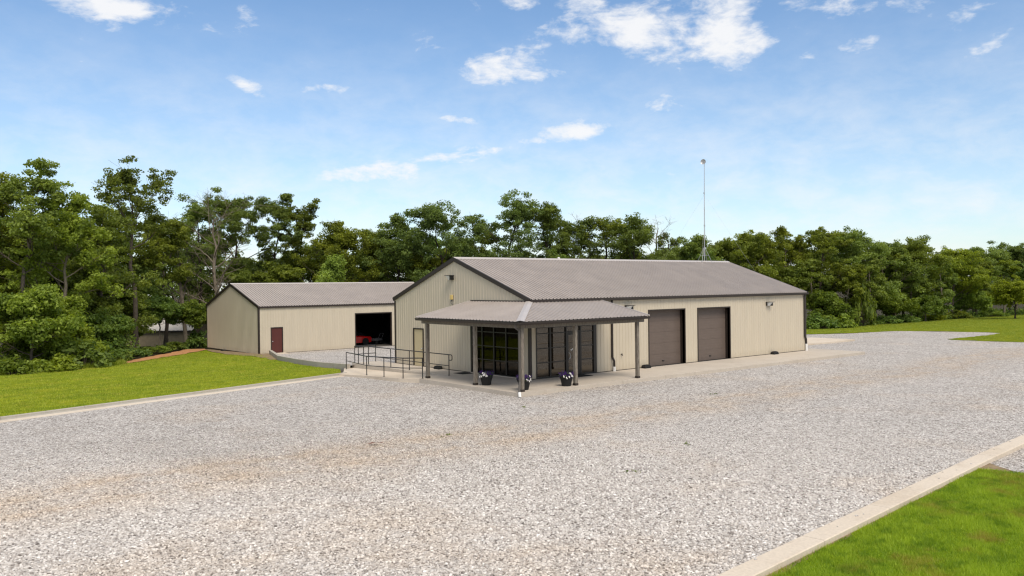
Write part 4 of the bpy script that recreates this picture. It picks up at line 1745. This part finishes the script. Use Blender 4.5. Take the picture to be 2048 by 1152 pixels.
def height_for(px, py, depth, gz):
    hor = 570.0 - .0117 * (px - 1024)
    return CAM[2] + depth * (hor - py) / FPX - gz


OAK, DOAK, BRT, BSH = M['leaf_a'], M['leaf_b'], M['leaf_c'], M['leaf_d']
BK, PB, DB = M['bark'], M['palebark'], M['darkbark']
# bearing, depth, bearing-height of the top, crown radius, bare stem share, style, leaf, bark, density, label
HERO = [
    (40, 58, 303, 3.6, .50, 'open', OAK, BK, 1.25, 'tallest open-crowned oak above the left end of the lawn'),
    (-35, 60, 330, 3.6, .35, 'oak', OAK, BK, 1.0, 'spreading oak cut by the left edge of the photo'),
    (130, 60, 380, 2.9, .30, 'oak', BRT, PB, 1.1, 'bright green bushy oak with a pale trunk between the two tallest oaks'),
    (268, 72, 311, 4.0, .60, 'open', DOAK, BK, 1.15, 'tall oak with a wide airy crown left of the barn'),
    (200, 66, 398, 3.0, .25, 'oak', OAK, BK, 1.0, 'rounded oak just left of the tall airy oak'),
    (330, 82, 418, 3.2, .50, 'oak', OAK, BK, 1.0, 'green oak beside the bare grey tree above the barn gable'),
    (395, 88, 400, 3.0, .42, 'oak', OAK, DB, .9, 'oak with mixed foliage rising behind the bare grey tree'),
    (470, 92, 374, 5.6, .42, 'open', DOAK, DB, 1.5, 'large dark-limbed oak with a domed crown behind the barn roof'),
    (548, 93, 380, 3.1, .28, 'open', DOAK, DB, 1.5, 'narrow upright oak just right of the domed oak behind the barn'),
    (612, 94, 393, 3.5, .26, 'open', DOAK, DB, 1.6, 'forked dark oak behind the middle of the barn roof'),
    (690, 92, 430, 4.6, .25, 'oak', OAK, BK, 1.1, 'broad rounded oak behind the right half of the barn roof'),
    (745, 95, 452, 3.4, .25, 'oak', OAK, BK, 1.0, 'lower oak at the dip in the treeline right of the barn roof'),
    (797, 92, 420, 3.3, .30, 'oak', DOAK, DB, 1.0, 'slim dark oak between the barn roof and the gable peak'),
    (885, 90, 397, 4.2, .30, 'oak', DOAK, DB, 1.1, 'full dark oak directly above the left slope of the main gable'),
    (952, 94, 440, 3.2, .30, 'open', OAK, DB, 1.0, 'small loose oak just right of the main gable peak'),
    (1015, 90, 385, 4.8, .36, 'open', DOAK, DB, 1.25, 'tall lacy oak with sky showing through, above the left part of the ridge'),
    (1100, 91, 402, 3.5, .40, 'open', DOAK, DB, 1.1, 'lacy oak with a leaning limb right of the tall lacy oak'),
    (1155, 93, 424, 3.7, .42, 'open', DOAK, DB, 1.0, 'thin-leaved oak above the centre of the main roof ridge'),
    (1207, 94, 430, 3.3, .45, 'open', OAK, DB, .85, 'thin-leaved oak with many dark stems left of the rounded ridge oak'),
    (1268, 92, 422, 3.8, .40, 'oak', DOAK, DB, .8, 'round-topped dark oak above the ridge left of the antenna'),
    (1340, 94, 456, 2.0, .30, 'pole', DOAK, DB, .9, 'small pointed tree on the skyline left of the antenna'),
    (1390, 92, 467, 3.0, .25, 'oak', OAK, BK, 1.0, 'oak directly behind the antenna mast'),
    (1446, 92, 471, 3.2, .25, 'oak', OAK, BK, 1.0, 'low oak just right of the antenna mast'),
    (1510, 90, 452, 3.4, .28, 'oak', OAK, BK, 1.1, 'rounded oak above the right end of the main ridge'),
    (1572, 91, 446, 3.0, .38, 'open', OAK, BK, 1.35, 'taller oak above the sloping right end of the main roof'),
    (1636, 92, 448, 3.4, .42, 'open', OAK, BK, 1.5, 'oak with ragged top above the right corner of the main building'),
    (1718, 95, 450, 4.0, .30, 'oak', OAK, PB, 1.2, 'tallest broad oak right of the main building'),
    (1772, 98, 474, 3.2, .25, 'oak', OAK, PB, 1.0, 'oak on the right shoulder of the tallest broad oak'),
    (1832, 100, 469, 3.7, .30, 'oak', OAK, BK, 1.05, 'flat-topped oak halfway between the building and the right edge'),
    (1905, 106, 487, 3.8, .22, 'oak', BRT, BK, 1.0, 'rounded pale green oak over the far gravel tip'),
    (1972, 112, 490, 3.6, .25, 'oak', OAK, BK, 1.0, 'oak second from the right edge of the photo'),
    (2034, 118, 474, 3.6, .50, 'open', DOAK, BK, 1.4, 'tall dark oak standing above the others at the right edge'),
    (2030, 98, 552, 2.4, .38, 'oak', BRT, DB, 1.0, 'small bright tree standing forward on the grass at the right edge'),
]
for i, (px, dp, py, rad, base, style, lm, bm_, dens, lab) in enumerate(HERO):
    x, y = spot(px, dp)
    gz = ground(y)
    H = height_for(px, py, dp, gz)
    ms = tree_meshes(100 + i, H, rad, base, style, lm, bm_, dens * .95)
    put_tree('oak_tree', (x, y, gz - .05), ms, lab)

# bare trees
for i, (px, dp, py, rad, lean, lab) in enumerate([
        (432, 84, 372, 4.6, (-.012, .006), 'leafless grey tree with fanned branches behind the barn gable'),
        (372, 86, 408, 3.2, (-.01, .01), 'smaller leafless grey tree left of the barn gable peak'),
        (1312, 95, 425, 2.6, (.01, 0), 'dead snag with bare twigs right of the round-topped ridge oak'),
        (1185, 96, 420, 2.2, (0, 0), 'thin bare stem poking above the middle of the roof ridge')]):
    x, y = spot(px, dp)
    gz = ground(y)
    ms = tree_meshes(300 + i, height_for(px, py, dp, gz), rad, .22, 'dead', OAK, PB, lean=lean)
    put_tree('bare_tree', (x, y, gz - .05), ms, lab)

# young bushy trees along the edge of the wood
YOUNG = [
    (60, 54, 560, 2.5, BRT, 'lush young tree at the wood edge left of the lawn, its leaves reaching the grass'),
    (-20, 53, 575, 2.4, BSH, 'leafy young tree at the lawn corner cut by the left edge'),
    (132, 57, 600, 2.0, BRT, 'bright young tree in front of the pale trunks left of the lawn'),
    (205, 62, 610, 2.1, BSH, 'dark bushy young tree before the clay strip begins'),
    (318, 78, 585, 1.9, BSH, 'young tree overhanging the low pale-roofed shed'),
    (388, 80, 592, 1.6, BSH, 'slender young tree against the barn gable corner'),
    (1655, 88, 575, 2.1, BSH, 'young tree right beside the main building corner at the grass edge'),
    (1790, 96, 575, 2.4, BSH, 'low branching young tree before the wood right of the vine-covered stump'),
    (1850, 99, 580, 2.3, BSH, 'bushy young tree in the middle of the right-hand wood edge'),
    (1945, 107, 575, 2.4, BRT, 'bright bushy young tree left of the small forward tree'),
    (1112, 88, 492, 2.0, BSH, 'blue-green bushy tree just showing above the ridge left of centre'),
    (655, 84, 505, 2.6, BRT, 'bright leafy young tree showing right above the barn roof'),
    (1420, 88, 497, 2.6, BSH, 'bushy tree showing just above the ridge behind the antenna legs'),
]
for i, (px, dp, py, rad, lm, lab) in enumerate(YOUNG):
    look = {318: ('oak', .58), 388: ('oak', .60), 1790: ('oak', .36), 1850: ('oak', .38), 1655: ('oak', .26), 1945: ('oak', .30)}.get(px, ('bush', .10))
    x, y = spot(px, dp)
    gz = ground(y)
    H = height_for(px, py, dp, gz)
    ms = tree_meshes(400 + i, H, rad, look[1], look[0], lm, PB if look[0] == 'oak' else BK, .95 if look[0] == 'bush' else 1.2, .12)
    put_tree('young_tree', (x, y, gz - .05), ms, lab)

# filling trees, deeper in the wood
FILL = [tree_meshes(500 + k, 11.5, 3.6, .14, 'dense', [OAK, DOAK, BSH][k % 3], DB, .9, .15) for k in range(5)]
POLES = [tree_meshes(560 + k, 9.5, 2.1, .36, 'pole', [OAK, BRT, OAK][k], PB, 1.5, .115) for k in range(3)]
rngf = random.Random(77)
GF = 'shaded trees deeper in the wood'
LAND = [(-90, 'beyond the left edge'), (0, 'at the left edge of the photo'), (45, 'behind the tallest open-crowned oak'), (130, 'behind the bright bushy oak at left'), (200, 'behind the rounded oak left of the airy oak'),
        (268, 'behind the tall airy oak left of the barn'), (345, 'behind the low pale-roofed shed'), (432, 'behind the leafless grey tree by the barn'), (500, 'behind the left end of the barn roof'), (575, 'behind the forked oak over the barn roof'),
        (640, 'behind the middle of the barn roof'), (720, 'behind the right part of the barn roof'), (785, 'behind the slim oak left of the gable'), (855, 'behind the left slope of the main gable'), (925, 'behind the main gable peak'),
        (1000, 'behind the tall lacy oak'), (1060, 'between the two lacy oaks over the ridge'), (1130, 'behind the leaning-limbed lacy oak'), (1200, 'behind the middle of the main ridge'), (1275, 'behind the round-topped ridge oak'),
        (1345, 'behind the small pointed tree by the antenna'), (1400, 'behind the antenna mast'), (1475, 'behind the right end of the main ridge'), (1545, 'behind the right slope of the main roof'), (1610, 'behind the right corner of the main building'),
        (1675, 'just right of the main building'), (1720, 'behind the tallest broad oak at right'), (1745, 'behind the vine-covered stump'), (1810, 'behind the flat-topped oak at right'), (1885, 'behind the rounded pale green oak'),
        (1950, 'behind the bright bushy tree at right'), (2012, 'behind the small forward tree at right'), (2075, 'at the right edge of the photo')]
SEEN = {}


def fill_label(px, dp):
    w = min(LAND, key=lambda t: abs(t[0] - px))[1]
    n_ = SEEN.get(w, 0)
    SEEN[w] = n_ + 1
    return ['shaded tree deep in the wood ', 'second shaded tree of the wood, ', 'third shaded tree of the wood, ', 'fourth shaded tree of the wood, ', 'fifth shaded tree of the wood, '][min(n_, 4)] + w

for px, dp, py in [(-60, 66, 450), (10, 68, 430), (85, 70, 440), (150, 74, 450), (215, 80, 445), (350, 106, 455), (30, 63, 520), (110, 64, 520), (170, 66, 525), (240, 74, 530),
                   (-80, 84, 440), (60, 84, 440), (180, 90, 455), (420, 100, 470), (500, 101, 500), (570, 101, 500), (640, 101, 480), (720, 101, 490), (780, 101, 480), (850, 100, 470),
                   (920, 101, 480), (990, 101, 505), (1060, 102, 505), (1130, 103, 505), (1200, 103, 505), (1270, 101, 490), (1330, 101, 492), (1400, 100, 490), (1470, 100, 485), (1540, 99, 480),
                   (1600, 99, 480), (1660, 101, 482), (1700, 97, 520), (1745, 103, 486), (1800, 104, 490), (1880, 111, 500), (1940, 116, 502), (2010, 121, 503), (2070, 122, 500), (2085, 110, 520),
                   (1630, 92, 540), (1690, 92, 560), (1740, 95, 550), (1820, 101, 550), (1890, 104, 555), (1960, 110, 555), (2010, 113, 560),
                   (560, 90, 520), (480, 89, 530), (860, 92, 500), (940, 93, 510), (1010, 94, 515), (1300, 92, 505), (1360, 92, 510), (1480, 91, 505), (1570, 90, 520)]:
    px += rngf.uniform(-8, 8)
    x, y = spot(px, dp)
    gz = ground(y)
    H = height_for(px, py, dp, gz)
    s_ = H / 11.5
    w_ = rngf.uniform(.85, 1.15) * (.55 + .45 * s_)
    if px > 1600 and py >= 535:                 # slim pale stems at the wood's edge
        dp -= 2.5
        x, y = spot(px, dp)
        gz = ground(y)
        s_ = height_for(px, py - 45, dp, gz) / 9.5
        put_tree('slim_tree', (x, y, gz - .05), POLES[rngf.randrange(3)], 'slim pale-stemmed tree at the wood edge ' + min(LAND, key=lambda t: abs(t[0] - px))[1].replace('behind', 'near'),
                 group='slim trees along the right-hand wood edge', rz=rngf.uniform(0, 6.28), sc=(.9, .9, s_))
        continue
    put_tree('wood_tree', (x, y, gz - .05), FILL[rngf.randrange(5)], fill_label(px, dp), group=GF, rz=rngf.uniform(0, 6.28), sc=(w_, w_, s_))

# shrubs at the foot of the wood
SHRUB = []
for k in range(4):
    rng = random.Random(600 + k)
    nrg = np.random.default_rng(600 + k)
    mb = MB()
    cs, rs, cn, tn = [], [], [], []
    for i in range(26):
        a, rr = rng.uniform(0, 6.28), rng.random() ** .5
        c = Vector((math.cos(a) * rr, math.sin(a) * rr, (.28 + .75 * (1 - rr * rr)) * rng.uniform(.45, 1.1)))
        cs.append(tuple(c))
        s_ = rng.uniform(.22, .42)
        rs.append((s_, s_, s_ * .75))
        cn.append(60)
        tn.append(min(1, max(0, rng.gauss(.5, .28))))
        mb.tube([(c.x * .15, c.y * .15, 0), tuple(c * .6), tuple(c)], [.02, .013, .006], 4, cap=False)
    SHRUB.append((mb.mesh('stem', BK), leaf_mesh('foliage', cs, rs, cn, .10, [BSH, BRT, OAK, BSH][k], nrg, tn)))
for i, (px, dp, w, h, lab) in enumerate([
        (20, 51, 1.3, 1.1, 'low shrub at the grass edge under the leftmost young tree'),
        (105, 53, 1.5, 1.2, 'leafy shrub at the wood edge between the two nearest young trees'),
        (165, 55, 1.7, 1.5, 'rounded bright shrub at the corner of the lawn'),
        (212, 60, 1.8, 1.5, 'wide bright shrub at the start of the clay strip'),
        (255, 66, 1.4, 1.0, 'low shrub behind the clay strip under the tall airy oak'),
        (305, 74, 1.3, .6, 'shrub behind the clay strip before the low shed'),
        (345, 77, 1.2, .65, 'darker shrub before the middle of the low shed'),
        (396, 80, 1.1, 1.5, 'taller shrub against the barn gable corner'),
        (1640, 86, 1.5, 1.5, 'shrub beside the main building corner at the grass edge'),
        (1672, 87, 1.7, 1.7, 'broad rounded shrub at the grass edge right of the main building'),
        (1722, 90, 1.6, 3.6, 'tall vine-covered stump at the wood edge'),
        (1775, 94, 1.4, .85, 'low shrub right of the vine-covered stump'),
        (1815, 97, 1.5, .8, 'low shrub in the middle of the right-hand wood edge'),
        (1868, 101, 1.5, .85, 'low pale shrub over the tip of the far gravel'),
        (1915, 105, 1.5, .9, 'low shrub left of the bright bushy young tree'),
        (1985, 108, 1.6, 1.0, 'low shrub beneath the small forward tree at the right edge')]):
    x, y = spot(px, dp)
    put_tree('shrub', (x, y, ground(y) - .05), SHRUB[i % 4], lab, 'shrub', 'shrubs at the foot of the wood', rz=i * 1.3, sc=(w, w, h), crown_name='foliage', trunk_name='stem')

# undergrowth nobody could count, along the wood's edge
nrg = np.random.default_rng(9)
cs, rs, cn = [], [], []
for (a, b, n_) in ((((-60, 53)), (180, 57), 150), ((180, 58), (300, 74), 90), ((300, 74), (415, 84), 60), ((1600, 84), (1760, 92), 170), ((1760, 92), (2060, 113), 330)):
    for i in range(n_):
        f = nrg.random()
        px = a[0] + (b[0] - a[0]) * f
        dp = a[1] + (b[1] - a[1]) * f + nrg.uniform(0, 15 if px > 1500 else 7)
        x, y = spot(px, dp)
        s_ = nrg.uniform(.35, .8) * (.55 if 250 < px < 420 else 1)
        cs.append((x, y, ground(y) + s_ * .35))
        rs.append((s_ * 1.4, s_ * 1.4, s_ * .9))
        cn.append(55)
me = leaf_mesh('undergrowth', cs, rs, cn, .11, BSH, nrg)
o = bpy.data.objects.new('undergrowth', me)
COL.objects.link(o)
o['kind'] = 'stuff'

# ------------------------------------------------------------------ grass blades and stones
def blades(name, poly, n, hgt, wid, cols_mat, zoff, seed, edge=None):
    rng = np.random.default_rng(seed)
    P = np.asarray(poly, float)
    lo, hi = P.min(0), P.max(0)
    pts = []
    while len(pts) < n:
        q = lo + (hi - lo) * rng.random((n, 2))
        ins = np.zeros(len(q), bool)
        j = len(P) - 1
        for i in range(len(P)):
            cond = (P[i, 1] > q[:, 1]) != (P[j, 1] > q[:, 1])
            xi = (P[j, 0] - P[i, 0]) * (q[:, 1] - P[i, 1]) / (P[j, 1] - P[i, 1] + 1e-12) + P[i, 0]
            ins ^= cond & (q[:, 0] < xi)
            j = i
        pts += list(q[ins])
    q = np.asarray(pts[:n])
    clump = np.sin(q[:, 0] * 3.1 + 1.3 * np.sin(q[:, 1] * 2.3)) * np.sin(q[:, 1] * 3.7 + 1.1 * np.sin(q[:, 0] * 1.9))
    h = hgt * (1 + .35 * clump) * rng.uniform(.5, 1.4, n)
    z = np.interp(q[:, 1], [4, 34, 50, 90], [-.17, -.9, -1.2, -2.9]) + zoff
    a = rng.uniform(0, 6.283, n)
    lean = rng.uniform(.1, .9, n) * h
    b = rng.uniform(0, 6.283, n)
    w = wid * rng.uniform(.6, 1.4, n)
    V = np.zeros((n, 3, 3))
    V[:, 0] = np.stack([q[:, 0] - w * np.cos(a), q[:, 1] - w * np.sin(a), z], 1)
    V[:, 1] = np.stack([q[:, 0] + w * np.cos(a), q[:, 1] + w * np.sin(a), z], 1)
    V[:, 2] = np.stack([q[:, 0] + lean * np.cos(b), q[:, 1] + lean * np.sin(b), z + h], 1)
    me = bpy.data.meshes.new(name)
    me.vertices.add(3 * n)
    me.vertices.foreach_set('co', V.reshape(-1).astype(np.float32))
    me.loops.add(3 * n)
    me.loops.foreach_set('vertex_index', np.arange(3 * n, dtype=np.int32))
    me.polygons.add(n)
    me.polygons.foreach_set('loop_start', np.arange(0, 3 * n, 3, dtype=np.int32))
    me.polygons.foreach_set('loop_total', np.full(n, 3, dtype=np.int32))
    at = me.attributes.new('spray', 'FLOAT', 'FACE')
    at.data.foreach_set('value', np.clip(.5 + .3 * clump + rng.normal(0, .15, n), 0, 1).astype(np.float32))
    me.materials.append(cols_mat)
    me.update()
    o = bpy.data.objects.new(name, me)
    COL.objects.link(o)
    o['kind'] = 'stuff'
    return o


M['blade'] = mat_leaf('grass_blades', (.150, .250, .008), (.460, .570, .026), trans=.45, straw=(.34, .26, .055))
M['fblade'] = mat_leaf('field_blades', (.150, .195, .008), (.400, .420, .030), trans=.35)
M['blade2'] = mat_leaf('dry_grass_blades', (.190, .240, .012), (.450, .485, .028), trans=.3, straw=(.50, .42, .06))
blades('near_grass', [(-17, -22.12), (-14.46, -21.84), (-8.7, -21.33), (-3.3, -20.84), (-2.95, -21.7), (-2.7, -27), (-9, -27)], 190000, .055, .006, M['blade'], -.055, 1)
blades('lawn_grass', [(-24, 4.06), (-20.45, 5.32), (-3.85, 11.33), (-2.45, 14.1), (-2.55, 17), (-2.1, 21), (-1.3, 25.8), (.3, 32.5), (-1.0, 38), (-1.2, 42.4), (-6.9, 36.2), (-11.4, 31.0), (-17.2, 31.9), (-24, 32)],
       130000, .07, .011, M['blade2'], .075, 2)
blades('edge_weeds', [(-24, 31), (-17.2, 30.9), (-11.4, 30.2), (-9.2, 33.0), (-9.3, 34.6), (-12.2, 33), (-17.2, 34), (-24, 35)], 16000, .30, .02, M['leaf_c'], .05, 3)
blades('field_grass', [(24, 14), (43.1, 12.1), (45.9, 9.9), (50.9, 8.0), (52.0, 2.4), (52.6, .4), (52.2, -1.1), (45.5, -1.4), (42.2, -1.0), (41.6, -6.3), (43, -12), (100, -8), (100, 14), (80, 15.5), (61, 16.5), (54, 19.5)],
       90000, .07, .02, M['fblade'], .0, 4)


def scatter_stones():
    """loose stones over the near gravel; thinner with distance from the yard's near corner"""
    poly = [(-30, -22.8), (-14.46, -21.40), (-8.7, -20.89), (-1.9, -20.30), (2.1, -20.02), (8, -17), (6, -6), (-2, -4), (-8, 4), (-20, 2), (-34, -6)]
    o = sheet('gravel', poly, .001, M['stone'], kind='stuff', cuts=(4,))
    ng = bpy.data.node_groups.new('stones', 'GeometryNodeTree')
    ng.interface.new_socket('Geometry', in_out='INPUT', socket_type='NodeSocketGeometry')
    ng.interface.new_socket('Geometry', in_out='OUTPUT', socket_type='NodeSocketGeometry')
    N, Lk = ng.nodes, ng.links
    gi, go = N.new('NodeGroupInput'), N.new('NodeGroupOutput')
    dist = N.new('GeometryNodeDistributePointsOnFaces')
    pos = N.new('GeometryNodeInputPosition')
    vd = N.new('ShaderNodeVectorMath')
    vd.operation = 'DISTANCE'
    vd.inputs[1].default_value = (CAM[0], CAM[1], -.17)
    Lk.new(pos.outputs[0], vd.inputs[0])
    # density is sampled on the sheet's few corners, so points are thinned by distance afterwards instead
    dist.inputs['Density'].default_value = 520
    Lk.new(gi.outputs[0], dist.inputs['Mesh'])
    mr = N.new('ShaderNodeMapRange')
    Lk.new(vd.outputs['Value'], mr.inputs[0])
    for i, v in enumerate((18, 31, 1.0, 0.0)):
        mr.inputs[i + 1].default_value = v
    rv = N.new('FunctionNodeRandomValue')
    rv.data_type = 'FLOAT'
    cmp_ = N.new('FunctionNodeCompare')
    cmp_.data_type = 'FLOAT'
    cmp_.operation = 'GREATER_THAN'
    Lk.new(rv.outputs[1], cmp_.inputs[0])
    Lk.new(mr.outputs[0], cmp_.inputs[1])
    de = N.new('GeometryNodeDeleteGeometry')
    de.domain = 'POINT'
    Lk.new(dist.outputs[0], de.inputs[0])
    Lk.new(cmp_.outputs[0], de.inputs[1])
    join = N.new('GeometryNodeJoinGeometry')
    for k in range(5):
        ico = N.new('GeometryNodeMeshIcoSphere')
        ico.inputs['Radius'].default_value = .5
        ico.inputs['Subdivisions'].default_value = 1
        nz = N.new('ShaderNodeTexNoise')
        nz.noise_dimensions = '4D'
        nz.inputs['W'].default_value = k * 7.3
        nz.inputs['Scale'].default_value = 2.2
        sb = N.new('ShaderNodeVectorMath')
        sb.operation = 'SUBTRACT'
        sb.inputs[1].default_value = (.5, .5, .5)
        Lk.new(nz.outputs['Color'], sb.inputs[0])
        sp_ = N.new('GeometryNodeSetPosition')
        Lk.new(ico.outputs[0], sp_.inputs[0])
        Lk.new(sb.outputs[0], sp_.inputs['Offset'])
        tf = N.new('GeometryNodeTransform')
        tf.inputs['Scale'].default_value = (1.25 - .1 * k, .8 + .06 * k, .62)
        Lk.new(sp_.outputs[0], tf.inputs[0])
        sm = N.new('GeometryNodeSetMaterial')
        sm.inputs['Material'].default_value = M['stone']
        Lk.new(tf.outputs[0], sm.inputs[0])
        g2 = N.new('GeometryNodeGeometryToInstance')
        Lk.new(sm.outputs[0], g2.inputs[0])
        Lk.new(g2.outputs[0], join.inputs[0])
    inst = N.new('GeometryNodeInstanceOnPoints')
    inst.inputs['Pick Instance'].default_value = True
    Lk.new(de.outputs[0], inst.inputs['Points'])
    Lk.new(join.outputs[0], inst.inputs['Instance'])
    rr = N.new('FunctionNodeRandomValue')
    rr.data_type = 'FLOAT_VECTOR'
    rr.inputs[0].default_value = (-.5, -.5, 0)
    rr.inputs[1].default_value = (.5, .5, 6.283)
    Lk.new(rr.outputs[0], inst.inputs['Rotation'])
    rs_ = N.new('FunctionNodeRandomValue')
    rs_.data_type = 'FLOAT'
    rs_.inputs[2].default_value = .022
    rs_.inputs[3].default_value = .072
    Lk.new(rs_.outputs[1], inst.inputs['Scale'])
    Lk.new(inst.outputs[0], go.inputs[0])
    md = o.modifiers.new('stones', 'NODES')
    md.node_group = ng


scatter_stones()

# stones kicked up on the right kerb and the apron's edge
rng = random.Random(31)
mb = MB()
for i in range(34):
    if i < 14:
        x = rng.uniform(-15.5, 2)
        c = (x, -21.65 + (x + 14.46) * .0835 + rng.uniform(.02, .26) ** 1.0, ground(0) + .06)
    else:
        x = rng.uniform(-2.5, 24)
        c = (x, -3.13 + rng.random() ** 3 * .6, .012)
    mb.ball(c, rng.uniform(.014, .034), .6, 6, 4, .3, rng)
tag(mb.build('loose_stones', M['stone']), kind='stuff')

# little weeds in the gravel
nrg = np.random.default_rng(21)
wc, wr, wn = [], [], []
for (x, y) in ((-9.9, -15.6), (-6.2, -14.2), (-10.6, -8.4), (3.0, -8.2), (-5.0, -5.6)):
    for k in range(3):
        wc.append((x + nrg.normal(0, .12), y + nrg.normal(0, .08), -.15))
        wr.append((.08, .08, .035))
        wn.append(8)
o = bpy.data.objects.new('gravel_weeds', leaf_mesh('gravel_weeds', wc, wr, wn, .030, DOAK, nrg))
COL.objects.link(o)
o['kind'] = 'stuff'

# small things lying on the gravel
t = MB()
pts = [(-.20, 0, .01), (-.10, -.07, .05), (.05, -.08, .07), (.20, -.01, .05), (.10, .06, .03), (-.06, .07, .06)]
t.quad(*pts[:3], pts[5])
t.quad(pts[2], pts[3], pts[4], pts[5])
t.tube([(.19, -.01, .05), (.28, .02, .06)], .008, 4)
o = t.build('dead_leaf', M['deadleaf'])
o.location = (-12.95, -8.2, -.15)
o.rotation_euler = (0, 0, R(-30))
tag(o, 'curled reddish dead leaf lying alone on the open gravel', 'leaf')
